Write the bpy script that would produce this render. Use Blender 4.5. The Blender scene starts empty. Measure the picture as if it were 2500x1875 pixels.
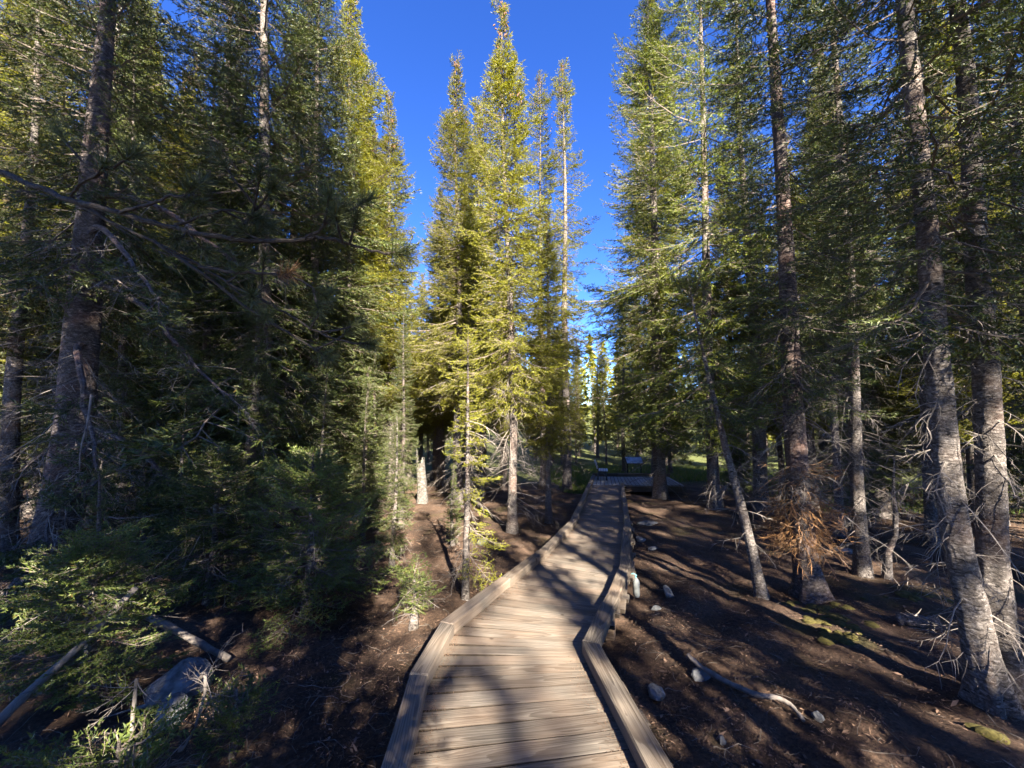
import bpy, math, random
import numpy as np
from mathutils import Matrix, Vector, Quaternion

# ------------------------------------------------------------------ camera, sky, sun, exposure
scene = bpy.context.scene
col = scene.collection
SLOPE, EYE = 0.0582, 1.65
cd = bpy.data.cameras.new('camera'); cam = bpy.data.objects.new('camera', cd); col.objects.link(cam)
cd.sensor_width = 36.0; cd.lens = 13.52; cd.clip_start = 0.05; cd.clip_end = 2000
cam.location = (0, 0, EYE); cam.rotation_euler = (math.radians(95.0), 0, 0)
scene.camera = cam

SUN_AZ, SUN_EL = math.radians(17.0), math.radians(31.0)      # azimuth: to the right of straight behind the viewer
sun_dir = Vector((math.sin(SUN_AZ) * math.cos(SUN_EL), -math.cos(SUN_AZ) * math.cos(SUN_EL), math.sin(SUN_EL)))
world = bpy.data.worlds.new('World'); scene.world = world; world.use_nodes = True
wn = world.node_tree; wn.nodes.clear()
sky = wn.nodes.new('ShaderNodeTexSky'); sky.sky_type = 'NISHITA'; sky.sun_disc = False
sky.sun_elevation = SUN_EL; sky.sun_rotation = math.pi - SUN_AZ
sky.altitude = 3000; sky.air_density = 1.0; sky.dust_density = 0.0; sky.ozone_density = 4.5
hsv = wn.nodes.new('ShaderNodeHueSaturation'); hsv.inputs['Saturation'].default_value = 1.2; hsv.inputs['Hue'].default_value = 0.517
bg = wn.nodes.new('ShaderNodeBackground'); bg.inputs['Strength'].default_value = 0.05
wo = wn.nodes.new('ShaderNodeOutputWorld')
wn.links.new(sky.outputs[0], hsv.inputs['Color']); wn.links.new(hsv.outputs[0], bg.inputs['Color']); wn.links.new(bg.outputs[0], wo.inputs[0])
sl = bpy.data.lights.new('sun', 'SUN'); sl.energy = 5.0; sl.angle = math.radians(0.5); sl.color = (1.0, 0.91, 0.75)
so = bpy.data.objects.new('sun', sl); col.objects.link(so); so.location = sun_dir * 60
so.rotation_euler = sun_dir.to_track_quat('Z', 'Y').to_euler()
vs = scene.view_settings
vs.view_transform = 'Standard'; vs.look = 'None'; vs.gamma = 1.0; vs.exposure = 3.3; vs.use_curve_mapping = False
scene.cycles.max_bounces = 4; scene.cycles.diffuse_bounces = 2; scene.cycles.transmission_bounces = 2
scene.cycles.use_adaptive_sampling = True; scene.cycles.adaptive_threshold = 0.02
scene.cycles.use_denoising = True
random.seed(7)
A = np.array

# ------------------------------------------------------------------ materials
def nodes(name):
    m = bpy.data.materials.new(name); m.use_nodes = True
    nt = m.node_tree; b = nt.nodes['Principled BSDF']
    b.inputs['Roughness'].default_value = 0.8
    b.inputs['Specular IOR Level'].default_value = 0.25
    return m, nt, b
def N(nt, kind, **kw):
    n = nt.nodes.new('ShaderNode' + kind)
    for k, v in kw.items():
        if k.startswith('_'): setattr(n, k[1:], v)
        else: n.inputs[k].default_value = v
    return n
def ramp(nt, fac, stops):
    r = nt.nodes.new('ShaderNodeValToRGB'); e = r.color_ramp.elements
    while len(e) < len(stops): e.new(0.5)
    for i, (p, c) in enumerate(stops): e[i].position = p; e[i].color = (*c, 1)
    nt.links.new(fac, r.inputs[0]); return r
def mixc(nt, fac, a, b, mode='MIX'):
    m = nt.nodes.new('ShaderNodeMix'); m.data_type = 'RGBA'; m.blend_type = mode
    for s, v in ((0, fac), (6, a), (7, b)):
        if hasattr(v, 'is_output'): nt.links.new(v, m.inputs[s])
        else: m.inputs[s].default_value = v if s == 0 else (*v, 1)
    return m.outputs[2]
def bump(nt, b, h, strength=0.5, dist=0.01):
    n = N(nt, 'Bump', Strength=strength, Distance=dist); nt.links.new(h, n.inputs['Height']); nt.links.new(n.outputs[0], b.inputs['Normal'])

def needle_mat(name, c1, c2, dry=(0.12, 0.08, 0.025), trans=0.3, dryness=0.06):
    m, nt, b = nodes(name)
    g = N(nt, 'NewGeometry'); oi = N(nt, 'ObjectInfo')
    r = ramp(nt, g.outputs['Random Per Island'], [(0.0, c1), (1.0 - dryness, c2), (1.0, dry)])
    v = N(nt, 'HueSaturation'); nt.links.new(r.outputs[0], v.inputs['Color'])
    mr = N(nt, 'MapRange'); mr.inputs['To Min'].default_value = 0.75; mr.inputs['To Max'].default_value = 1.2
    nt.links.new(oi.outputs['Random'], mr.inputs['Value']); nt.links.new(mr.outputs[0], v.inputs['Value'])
    nt.links.new(v.outputs[0], b.inputs['Base Color'])
    b.inputs['Roughness'].default_value = 0.48; b.inputs['Specular IOR Level'].default_value = 0.4
    t = N(nt, 'BsdfTranslucent'); hs = N(nt, 'HueSaturation', Saturation=1.2, Value=1.1)
    nt.links.new(v.outputs[0], hs.inputs['Color']); nt.links.new(hs.outputs[0], t.inputs['Color'])
    mx = N(nt, 'MixShader', Fac=trans); nt.links.new(b.outputs[0], mx.inputs[1]); nt.links.new(t.outputs[0], mx.inputs[2])
    nt.links.new(mx.outputs[0], nt.nodes['Material Output'].inputs[0]); return m

def bark_mat(name, dark, mid, light, scale=30.0, warm=(0.16, 0.085, 0.06), bs=0.9):
    m, nt, b = nodes(name)
    tc = N(nt, 'TexCoord'); oi = N(nt, 'ObjectInfo')
    off = N(nt, 'VectorMath', _operation='SCALE'); off.inputs[0].default_value = (7, 3, 11)
    nt.links.new(oi.outputs['Random'], off.inputs['Scale'])
    ad = N(nt, 'VectorMath', _operation='ADD'); nt.links.new(tc.outputs['Object'], ad.inputs[0]); nt.links.new(off.outputs[0], ad.inputs[1])
    mp = N(nt, 'Mapping'); mp.inputs['Scale'].default_value = (1, 1, 1.7); nt.links.new(ad.outputs[0], mp.inputs[0])
    wn_ = N(nt, 'TexNoise', Scale=14.0, Detail=4.0, Roughness=0.65); nt.links.new(mp.outputs[0], wn_.inputs['Vector'])
    wm = N(nt, 'VectorMath', _operation='MULTIPLY_ADD'); wm.inputs[1].default_value = (0.13, 0.13, 0.10)
    nt.links.new(wn_.outputs['Color'], wm.inputs[0]); nt.links.new(mp.outputs[0], wm.inputs[2])
    vc = N(nt, 'TexVoronoi', Scale=scale); nt.links.new(wm.outputs[0], vc.inputs['Vector'])
    nf = N(nt, 'TexNoise', Scale=80.0, Detail=5.0, Roughness=0.65); nt.links.new(ad.outputs[0], nf.inputs['Vector'])
    nl = N(nt, 'TexNoise', Scale=2.2, Detail=4.0); nt.links.new(ad.outputs[0], nl.inputs['Vector'])
    mp4 = N(nt, 'Mapping'); mp4.inputs['Scale'].default_value = (14, 14, 48); nt.links.new(ad.outputs[0], mp4.inputs[0])
    fk = N(nt, 'TexNoise', Scale=1.0, Detail=3.0, Roughness=0.6, Distortion=0.7); nt.links.new(mp4.outputs[0], fk.inputs['Vector'])   # curled flakes with a dark underside
    bw = N(nt, 'RGBToBW'); nt.links.new(vc.outputs['Color'], bw.inputs[0])
    e = ramp(nt, bw.outputs[0], [(0.15, mid), (0.85, light)])
    vr = ramp(nt, vc.outputs['Distance'], [(0.25, (1.08, 1.08, 1.08)), (0.62, (0.6, 0.58, 0.57))])
    w = mixc(nt, 1.0, e.outputs[0], vr.outputs[0], 'MULTIPLY')
    fl = ramp(nt, fk.outputs['Fac'], [(0.33, (1, 1, 1)), (0.42, (0, 0, 0))])
    w = mixc(nt, fl.outputs[0], w, dark)
    wr = ramp(nt, nl.outputs['Fac'], [(0.50, (0, 0, 0)), (0.72, (1, 1, 1))])
    ws = N(nt, 'Math', _operation='MULTIPLY'); nt.links.new(wr.outputs[0], ws.inputs[0]); ws.inputs[1].default_value = 0.5
    c = mixc(nt, ws.outputs[0], w, warm)
    fr = ramp(nt, nf.outputs['Fac'], [(0.3, (0.6, 0.6, 0.6)), (0.7, (1.15, 1.15, 1.15))])
    c2 = mixc(nt, 1.0, c, fr.outputs[0], 'MULTIPLY')
    nt.links.new(c2, b.inputs['Base Color']); b.inputs['Roughness'].default_value = 0.9
    h = N(nt, 'Math', _operation='ADD'); nt.links.new(bw.outputs[0], h.inputs[0]); nt.links.new(nf.outputs['Fac'], h.inputs[1])
    h2 = N(nt, 'Math', _operation='MULTIPLY_ADD'); nt.links.new(fk.outputs['Fac'], h2.inputs[0]); h2.inputs[1].default_value = 2.0; nt.links.new(h.outputs[0], h2.inputs[2])
    bump(nt, b, h2.outputs[0], bs, 0.010); return m

def wood_mat(name, c_dark, c_mid, c_light, tint=(0.20, 0.13, 0.085), ring=40.0):
    m, nt, b = nodes(name)
    tc = N(nt, 'TexCoord'); oi = N(nt, 'ObjectInfo')
    cmb = N(nt, 'CombineXYZ')
    for i, k in enumerate((31.0, 0.16, 0.0)):
        mu = N(nt, 'Math', _operation='MULTIPLY'); nt.links.new(oi.outputs['Random'], mu.inputs[0]); mu.inputs[1].default_value = k
        nt.links.new(mu.outputs[0], cmb.inputs[i])
    ad = N(nt, 'VectorMath', _operation='ADD'); nt.links.new(tc.outputs['Object'], ad.inputs[0]); nt.links.new(cmb.outputs[0], ad.inputs[1])
    mp = N(nt, 'Mapping'); mp.inputs['Scale'].default_value = (0.10, 1, 1); mp.inputs['Location'].default_value = (0, -0.08, 0.045)
    nt.links.new(ad.outputs[0], mp.inputs[0])
    n1 = N(nt, 'TexNoise', Scale=5.5, Detail=2.0); nt.links.new(mp.outputs[0], n1.inputs['Vector'])
    wm = N(nt, 'VectorMath', _operation='MULTIPLY_ADD'); wm.inputs[1].default_value = (0, 0.13, 0.13)
    nt.links.new(n1.outputs['Color'], wm.inputs[0]); nt.links.new(mp.outputs[0], wm.inputs[2])
    wv = N(nt, 'TexWave', _wave_type='RINGS', _rings_direction='X', _wave_profile='SAW', Scale=ring, Distortion=0.6, Detail=2.0)
    wv.inputs['Detail Scale'].default_value = 3.0
    nt.links.new(wm.outputs[0], wv.inputs['Vector'])
    mp2 = N(nt, 'Mapping'); mp2.inputs['Scale'].default_value = (2.5, 120, 120); nt.links.new(ad.outputs[0], mp2.inputs[0])
    nf = N(nt, 'TexNoise', Scale=1.0, Detail=4.0); nt.links.new(mp2.outputs[0], nf.inputs['Vector'])
    nb = N(nt, 'TexNoise', Scale=2.3, Detail=3.0); nt.links.new(ad.outputs[0], nb.inputs['Vector'])
    mid2 = tuple((x + y) / 2 for x, y in zip(c_dark, c_mid))
    r = ramp(nt, wv.outputs['Fac'], [(0.0, c_light), (0.6, c_mid), (0.93, mid2), (1.0, c_mid)])
    fr = ramp(nt, nf.outputs['Fac'], [(0.28, (0.42, 0.41, 0.40)), (0.5, (0.95, 0.95, 0.95)), (0.7, (1.2, 1.2, 1.2))])
    c = mixc(nt, 0.9, r.outputs[0], fr.outputs[0], 'MULTIPLY')
    br = ramp(nt, nb.outputs['Fac'], [(0.35, (0, 0, 0)), (0.75, (1, 1, 1))])
    bm = N(nt, 'Math', _operation='MULTIPLY'); nt.links.new(br.outputs[0], bm.inputs[0]); bm.inputs[1].default_value = 0.45
    c = mixc(nt, bm.outputs[0], c, tint)
    # knots
    kv = N(nt, 'TexVoronoi', Scale=3.1); kv.inputs['Randomness'].default_value = 1.0
    mp3 = N(nt, 'Mapping'); mp3.inputs['Scale'].default_value = (1, 1.6, 0.3); nt.links.new(ad.outputs[0], mp3.inputs[0]); nt.links.new(mp3.outputs[0], kv.inputs['Vector'])
    kr = ramp(nt, kv.outputs['Distance'], [(0.035, (0.12, 0.08, 0.06)), (0.075, (1, 1, 1))])
    c = mixc(nt, 0.8, c, kr.outputs[0], 'MULTIPLY')
    hs = N(nt, 'HueSaturation'); mr = N(nt, 'MapRange'); mr.inputs['To Min'].default_value = 0.72; mr.inputs['To Max'].default_value = 1.15
    nt.links.new(oi.outputs['Random'], mr.inputs['Value']); nt.links.new(mr.outputs[0], hs.inputs['Value']); nt.links.new(c, hs.inputs['Color'])
    nt.links.new(hs.outputs[0], b.inputs['Base Color']); b.inputs['Roughness'].default_value = 0.78
    h = N(nt, 'Math', _operation='MULTIPLY_ADD'); nt.links.new(wv.outputs['Fac'], h.inputs[0]); h.inputs[1].default_value = -0.5; nt.links.new(nf.outputs['Fac'], h.inputs[2])
    bump(nt, b, h.outputs[0], 0.6, 0.004); return m

def plain_mat(name, c, rough=0.7, var=0.35, scale=14.0, bs=0.3, island=False, bd=0.01):
    m, nt, b = nodes(name)
    tc = N(nt, 'TexCoord'); n = N(nt, 'TexNoise', Scale=scale, Detail=5.0); nt.links.new(tc.outputs['Object'], n.inputs['Vector'])
    r = ramp(nt, n.outputs['Fac'], [(0.3, tuple(x * (1 - var) for x in c)), (0.7, tuple(x * (1 + var) for x in c))])
    o = r.outputs[0]
    if island:
        g = N(nt, 'NewGeometry'); hs = N(nt, 'HueSaturation'); mr = N(nt, 'MapRange'); mr.inputs['To Min'].default_value = 0.45; mr.inputs['To Max'].default_value = 1.5
        nt.links.new(g.outputs['Random Per Island'], mr.inputs['Value']); nt.links.new(mr.outputs[0], hs.inputs['Value']); nt.links.new(o, hs.inputs['Color']); o = hs.outputs[0]
    nt.links.new(o, b.inputs['Base Color']); b.inputs['Roughness'].default_value = rough
    bump(nt, b, n.outputs['Fac'], bs, bd); return m

M = {}
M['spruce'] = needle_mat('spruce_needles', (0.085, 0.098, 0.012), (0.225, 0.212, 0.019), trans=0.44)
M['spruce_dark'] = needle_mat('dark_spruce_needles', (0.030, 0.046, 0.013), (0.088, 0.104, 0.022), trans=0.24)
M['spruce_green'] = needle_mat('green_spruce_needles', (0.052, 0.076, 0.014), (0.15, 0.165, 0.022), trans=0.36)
M['fir'] = needle_mat('fir_needles', (0.050, 0.078, 0.020), (0.125, 0.148, 0.032), dryness=0.10)
M['pine'] = needle_mat('pine_needles', (0.045, 0.058, 0.022), (0.105, 0.118, 0.046), dryness=0.08)
M['rust'] = needle_mat('rust_needles', (0.12, 0.062, 0.028), (0.23, 0.122, 0.052), dry=(0.25, 0.16, 0.09), trans=0.1)
M['grass'] = needle_mat('grass_blade', (0.07, 0.12, 0.025), (0.14, 0.17, 0.045), dry=(0.25, 0.2, 0.08), trans=0.35, dryness=0.2)
M['bark'] = bark_mat('spruce_bark', (0.022, 0.018, 0.016), (0.10, 0.085, 0.077), (0.23, 0.203, 0.188))
M['bark_big'] = bark_mat('scaly_bark', (0.018, 0.014, 0.013), (0.08, 0.065, 0.059), (0.18, 0.15, 0.138), scale=22.0, warm=(0.2, 0.10, 0.075), bs=1.0)
M['twig'] = plain_mat('twig_wood', (0.12, 0.095, 0.08), 0.85, 0.3, 30, 0.2)
M['deadwood'] = plain_mat('dead_twig_wood', (0.135, 0.115, 0.102), 0.85, 0.35, 18, 0.2, island=True)
M['litter_twig'] = plain_mat('litter_twig_wood', (0.105, 0.085, 0.070), 0.9, 0.35, 18, 0.2, island=True)
M['pine_twig'] = plain_mat('dark_pine_wood', (0.045, 0.037, 0.032), 0.85, 0.4, 60, 0.8)
M['snag'] = bark_mat('bleached_snag_wood', (0.03, 0.025, 0.022), (0.10, 0.09, 0.082), (0.17, 0.157, 0.145), scale=12.0, warm=(0.12, 0.095, 0.075))
M['cone'] = plain_mat('cone_scales', (0.10, 0.052, 0.028), 0.7, 0.4, 60, 0.6)
M['deck'] = wood_mat('deck_wood', (0.046, 0.038, 0.031), (0.114, 0.096, 0.079), (0.165, 0.142, 0.119))
M['joint'] = plain_mat('seam_shade_plank_side', (0.03, 0.022, 0.016), 0.95, 0.4, 25, 0.4)  # plank sides and bevels darkened: shade of the seams put into the colour
M['deck_grey'] = wood_mat('grey_deck_wood', (0.10, 0.095, 0.09), (0.24, 0.235, 0.23), (0.34, 0.335, 0.33), tint=(0.22, 0.21, 0.20))
M['kerb'] = wood_mat('kerb_wood', (0.044, 0.036, 0.029), (0.116, 0.097, 0.079), (0.172, 0.147, 0.122), ring=34.0)
M['beam'] = wood_mat('beam_wood', (0.06, 0.042, 0.03), (0.11, 0.08, 0.055), (0.15, 0.11, 0.08), ring=20.0)
M['stone'] = plain_mat('grey_stone', (0.115, 0.115, 0.117), 0.9, 0.55, 14, 1.0, bd=0.03)
M['slat'] = plain_mat('grey_plastic_slat', (0.50, 0.52, 0.56), 0.5, 0.1, 20, 0.05)
M['frame'] = plain_mat('dark_grey_frame', (0.07, 0.07, 0.075), 0.55, 0.15, 20, 0.05)
M['post'] = plain_mat('black_steel', (0.025, 0.025, 0.028), 0.45, 0.15, 20, 0.05)
M['panel'] = plain_mat('sign_face', (0.32, 0.40, 0.52), 0.3, 0.45, 5, 0.0)
M['bottle'] = plain_mat('pale_bottle', (0.17, 0.18, 0.18), 0.45, 0.3, 12, 0.3)
M['cord'] = plain_mat('blue_cord', (0.16, 0.42, 0.45), 0.6, 0.2, 20, 0.1)
M['litter'] = plain_mat('forest_litter', (0.135, 0.085, 0.058), 0.85, 0.4, 3, 0.0, island=True)
M['moss'] = plain_mat('yellow_moss', (0.06, 0.05, 0.012), 0.95, 0.4, 40, 0.9)
M['nail'] = plain_mat('rusty_nail', (0.05, 0.035, 0.03), 0.6, 0.3, 50, 0.1)

def ground_mat():
    m, nt, b = nodes('forest_floor')
    tc = N(nt, 'TexCoord')
    n1 = N(nt, 'TexNoise', Scale=1.3, Detail=6.0); nt.links.new(tc.outputs['Object'], n1.inputs['Vector'])
    n2 = N(nt, 'TexNoise', Scale=34.0, Detail=6.0, Roughness=0.7); nt.links.new(tc.outputs['Object'], n2.inputs['Vector'])
    vo = N(nt, 'TexNoise', Scale=110.0, Detail=6.0, Roughness=0.75, Distortion=1.2); nt.links.new(tc.outputs['Object'], vo.inputs['Vector'])
    a = ramp(nt, n1.outputs['Fac'], [(0.3, (0.036, 0.022, 0.015)), (0.5, (0.075, 0.045, 0.030)), (0.62, (0.11, 0.069, 0.047)), (0.75, (0.135, 0.092, 0.065))])
    f = ramp(nt, n2.outputs['Fac'], [(0.3, (0.35, 0.34, 0.33)), (0.5, (0.9, 0.9, 0.9)), (0.72, (1.7, 1.6, 1.5))])
    c = mixc(nt, 1.0, a.outputs[0], f.outputs[0], 'MULTIPLY')
    # meadow turf on the far side and thin moss
    sx = N(nt, 'SeparateXYZ'); nt.links.new(tc.outputs['Object'], sx.inputs[0])
    nz = N(nt, 'Math', _operation='MULTIPLY_ADD'); nt.links.new(n1.outputs['Fac'], nz.inputs[0]); nz.inputs[1].default_value = 7.0; nt.links.new(sx.outputs['Y'], nz.inputs[2])
    gr = N(nt, 'MapRange'); gr.inputs['From Min'].default_value = 20.5; gr.inputs['From Max'].default_value = 23.5; nt.links.new(nz.outputs[0], gr.inputs['Value'])
    c = mixc(nt, gr.outputs[0], c, (0.075, 0.085, 0.025))
    n3 = N(nt, 'TexNoise', Scale=0.9, Detail=5.0); mp = N(nt, 'Mapping'); mp.inputs['Location'].default_value = (3.3, 1.2, 0)
    nt.links.new(tc.outputs['Object'], mp.inputs[0]); nt.links.new(mp.outputs[0], n3.inputs['Vector'])
    mr = ramp(nt, n3.outputs['Fac'], [(0.60, (0, 0, 0)), (0.72, (0.7, 0.7, 0.7))])
    c = mixc(nt, mr.outputs[0], c, (0.06, 0.055, 0.014))
    nt.links.new(c, b.inputs['Base Color']); b.inputs['Roughness'].default_value = 0.95
    h = N(nt, 'Math', _operation='ADD'); nt.links.new(n2.outputs['Fac'], h.inputs[0]); nt.links.new(vo.outputs['Fac'], h.inputs[1])
    bump(nt, b, h.outputs[0], 1.0, 0.02); return m
M['ground'] = ground_mat()

# ------------------------------------------------------------------ geometry helpers (numpy)
class Geo:
    def __init__(s): s.v, s.t, s.m, s.n = [], [], [], 0
    def add(s, V, T, mat=0):
        if len(V) == 0: return s
        V = np.asarray(V, float); T = np.asarray(T, np.int64)
        s.v.append(V); s.t.append(T + s.n); s.n += len(V)
        s.m.append(np.full(len(T), mat, np.int32) if np.isscalar(mat) else np.asarray(mat, np.int32)); return s
    def arrays(s): return np.concatenate(s.v), np.concatenate(s.t), np.concatenate(s.m)
    def put(s, lib, R, p, sc=1.0):
        V, T, m = lib; return s.add((V * sc) @ R.T + p, T, m)
    def mesh(s, name, mats, smooth=False):
        V, T, m = s.arrays()
        me = bpy.data.meshes.new(name)
        me.vertices.add(len(V)); me.vertices.foreach_set('co', V.astype(np.float32).ravel())
        me.loops.add(len(T) * 3); me.loops.foreach_set('vertex_index', T.astype(np.int32).ravel())
        me.polygons.add(len(T)); me.polygons.foreach_set('loop_start', np.arange(0, len(T) * 3, 3, dtype=np.int32))
        me.polygons.foreach_set('material_index', m)
        me.polygons.foreach_set('use_smooth', np.full(len(T), smooth))
        for x in mats: me.materials.append(M[x])
        me.update(calc_edges=True); me.validate(); return me
    def obj(s, name, mats, parent=None, smooth=False):
        o = bpy.data.objects.new(name, s.mesh(name, mats, smooth)); col.objects.link(o); o.parent = parent; return o

def tubes(P, R, ns=3, cap=False):
    """P (N,K,3) polylines, R (N,K) radii -> verts, tris"""
    P = np.asarray(P, float); R = np.asarray(R, float)
    if P.ndim == 2: P = P[None]; R = R[None]
    n, k, _ = P.shape
    d = np.gradient(P, axis=1); d /= np.linalg.norm(d, axis=2, keepdims=True) + 1e-9
    ref = np.where(np.abs(d[..., 2:3]) > 0.9, A([1.0, 0, 0]), A([0, 0, 1.0]))
    u = np.cross(d, ref); u /= np.linalg.norm(u, axis=2, keepdims=True) + 1e-9
    w = np.cross(d, u)
    a = np.arange(ns) * 2 * np.pi / ns
    V = P[:, :, None] + R[:, :, None, None] * (u[:, :, None] * np.cos(a)[None, None, :, None] + w[:, :, None] * np.sin(a)[None, None, :, None])
    i = np.arange(k - 1)[:, None] * ns + np.arange(ns)[None]; j = np.arange(k - 1)[:, None] * ns + (np.arange(ns)[None] + 1) % ns
    q = np.stack([np.stack([i, j, j + ns], -1), np.stack([i, j + ns, i + ns], -1)], 2).reshape(-1, 3)
    T = (q[None] + (np.arange(n) * k * ns)[:, None, None]).reshape(-1, 3)
    V = V.reshape(-1, 3)
    if cap:
        c0 = len(V); ex = []
        for b in range(n):
            o = b * k * ns
            for s_ in range(1, ns - 1): ex += [(o, o + s_ + 1, o + s_), (o + (k - 1) * ns, o + (k - 1) * ns + s_, o + (k - 1) * ns + s_ + 1)]
        T = np.concatenate([T, A(ex)])
    return V, T

def needles(rng, p0, p1, k, ln, wd, th=(35, 65), flat=1.0, t0=0.0):
    """k pointed needles on each shoot p0->p1"""
    m = len(p0); ax = p1 - p0; L = np.linalg.norm(ax, axis=1, keepdims=True) + 1e-9; ax = ax / L
    ref = np.where(np.abs(ax[:, 2:3]) > 0.9, A([1.0, 0, 0]), A([0, 0, 1.0]))
    s = np.cross(ax, ref); s /= np.linalg.norm(s, axis=1, keepdims=True) + 1e-9; u = np.cross(s, ax)
    t = (np.arange(k)[None] + rng.random((m, k))) / k * (1 - t0) + t0
    an = np.arange(k)[None] * 2.399 + rng.random((m, 1)) * 6.28 + rng.normal(0, .25, (m, k))
    thd = np.radians(rng.uniform(th[0], th[1], (m, k)))
    rad = s[:, None] * np.cos(an)[..., None] + u[:, None] * (np.sin(an) * flat)[..., None]
    d = ax[:, None] * np.cos(thd)[..., None] + rad * np.sin(thd)[..., None]
    b = p0[:, None] + (p1 - p0)[:, None] * t[..., None]
    l = ln * rng.uniform(.75, 1.2, (m, k, 1))
    side = np.cross(d, rng.normal(0, 1, (m, k, 3))); side /= np.linalg.norm(side, axis=2, keepdims=True) + 1e-9
    V = np.stack([b - side * wd * .5, b + side * wd * .5, b + d * l], 2).reshape(-1, 3)
    return V, np.arange(m * k * 3).reshape(-1, 3)

def rotm(yaw, pitch, roll=0.0):
    cy, sy, cp, sp, cr, sr = math.cos(yaw), math.sin(yaw), math.cos(pitch), math.sin(pitch), math.cos(roll), math.sin(roll)
    Rz = A([[cy, -sy, 0], [sy, cy, 0], [0, 0, 1]]); Ry = A([[cp, 0, -sp], [0, 1, 0], [sp, 0, cp]]); Rx = A([[1, 0, 0], [0, cr, -sr], [0, sr, cr]])
    return Rz @ Ry @ Rx

# ------------------------------------------------------------------ conifer branches (outward along +X)
def live_branch(rng, L, ds=0.085, shoot=0.085, k=7, ln=0.03, wd=0.009, bare=0.15, sag=0.12, flat=1.0, subs=1.0, hang=0.12, twigs=True, th=(35, 65)):
    p0, p1, wood_p = [], [], []
    K = 9; t = np.linspace(0, 1, K)
    wob = rng.normal(0, .015 * L, (K, 3)); wob[0] = 0
    axis = np.stack([L * t, 0 * t, L * (-sag * np.sin(t * 2.2) + sag * 1.1 * t ** 3)], 1) + wob * t[:, None]
    pt = lambda s: A([np.interp(s, t, axis[:, i]) for i in range(3)])
    s = max(bare * L, .04); side = 1
    while s < L:
        o = pt(s / L); fwd = pt(min(1, s / L + .05)) - pt(max(0, s / L - .05)); fwd /= np.linalg.norm(fwd)
        lat = np.cross(A([0, 0, 1.0]), fwd) * side
        ang = math.radians(rng.uniform(42, 70)); l = min(.40 * L + .06, .55 * (L - s) + .07) * rng.uniform(.55, 1.1)
        d = fwd * math.cos(ang) + lat * math.sin(ang) + A([0, 0, rng.normal(-hang, .16)]); d /= np.linalg.norm(d)
        n = max(1, int(round(l / shoot))); q = o; pts = [o]
        for i in range(n):
            d2 = d + A([0, 0, -hang * .5 + .12 * i / n]) + rng.normal(0, .10, 3) + fwd * .12; d2 /= np.linalg.norm(d2)
            e = q + d2 * (l / n)
            if not (i == 0 and n > 2): p0.append(q); p1.append(e)
            if i < n - 0 and n > 1:
                for sg in (-1, 1):
                    if rng.random() < .62 * subs:
                        c = np.cross(d2, A([0, 0, 1.0])) * sg
                        f = d2 * .65 + c * .75 + A([0, 0, rng.normal(0, .25)]); f /= np.linalg.norm(f)
                        m_ = q + (e - q) * rng.uniform(.2, .9); p0.append(m_); p1.append(m_ + f * shoot * rng.uniform(.6, 1.05))
            q = e; d = d2; pts.append(e)
        if twigs and l > .12: wood_p.append((pts[0], pts[len(pts) // 2], pts[-1]))
        side = -side if rng.random() < .85 else side
        s += ds * rng.uniform(.5, 1.0) * .62
    # leader shoots
    q = pt(.75)
    for s in np.arange(max(.5, 1 - .3 / max(L, .3)), 1.0, shoot / L): p0.append(pt(s)); p1.append(pt(min(1, s + shoot / L)))
    p0 = A(p0); p1 = A(p1)
    g = Geo(); V, T = needles(rng, p0, p1, k, ln, wd, flat=flat, th=th); g.add(V, T, 0)
    r = np.linspace(.0035 + .006 * L, .002, K); V, T = tubes(axis, r); g.add(V, T, 1)
    if wood_p:
        W = A(wood_p); V, T = tubes(W, np.tile(A([.004, .003, .0015]), (len(W), 1))); g.add(V, T, 1)
    return g.arrays()

def dead_branch(rng, L, droop=.35, nsub=8, curl=1.0, rr=.007, ns=3):
    K = 6; t = np.linspace(0, 1, K)
    axis = np.stack([L * t * (1 - .12 * t), L * .10 * np.sin(t * rng.uniform(2, 5) + rng.uniform(0, 6)) * t, L * (-droop * t ** 1.6 + rng.uniform(-.05, .25) * t ** 4)], 1) + rng.normal(0, .012 * L, (K, 3)) * t[:, None]
    g = Geo(); V, T = tubes(axis, np.linspace(rr * (.45 + .6 * L), .0016, K), ns); g.add(V, T, 0)
    P, Rr = [], []
    for i in range(nsub):
        s = rng.uniform(.2, .98); o = A([np.interp(s, t, axis[:, j]) for j in range(3)])
        d = A([rng.uniform(.2, .8), rng.choice([-1, 1]) * rng.uniform(.4, 1), rng.uniform(-.7, .25)]); d /= np.linalg.norm(d)
        l = L * rng.uniform(.15, .42) * (1.15 - .6 * s); pts = [o]; dd = d.copy()
        bend = A([rng.normal(.1, .15), -np.sign(d[1]) * rng.uniform(-.1, .25), rng.uniform(-.45, .05)]) * curl
        for j in range(4): dd = dd + bend * .56 + rng.normal(0, .08, 3); dd /= np.linalg.norm(dd); pts.append(pts[-1] + dd * l / 4)
        P.append(pts); Rr.append(np.linspace(.0030, .0010, 5))
    V, T = tubes(A(P), A(Rr)); g.add(V, T, 0); return g.arrays()

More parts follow.
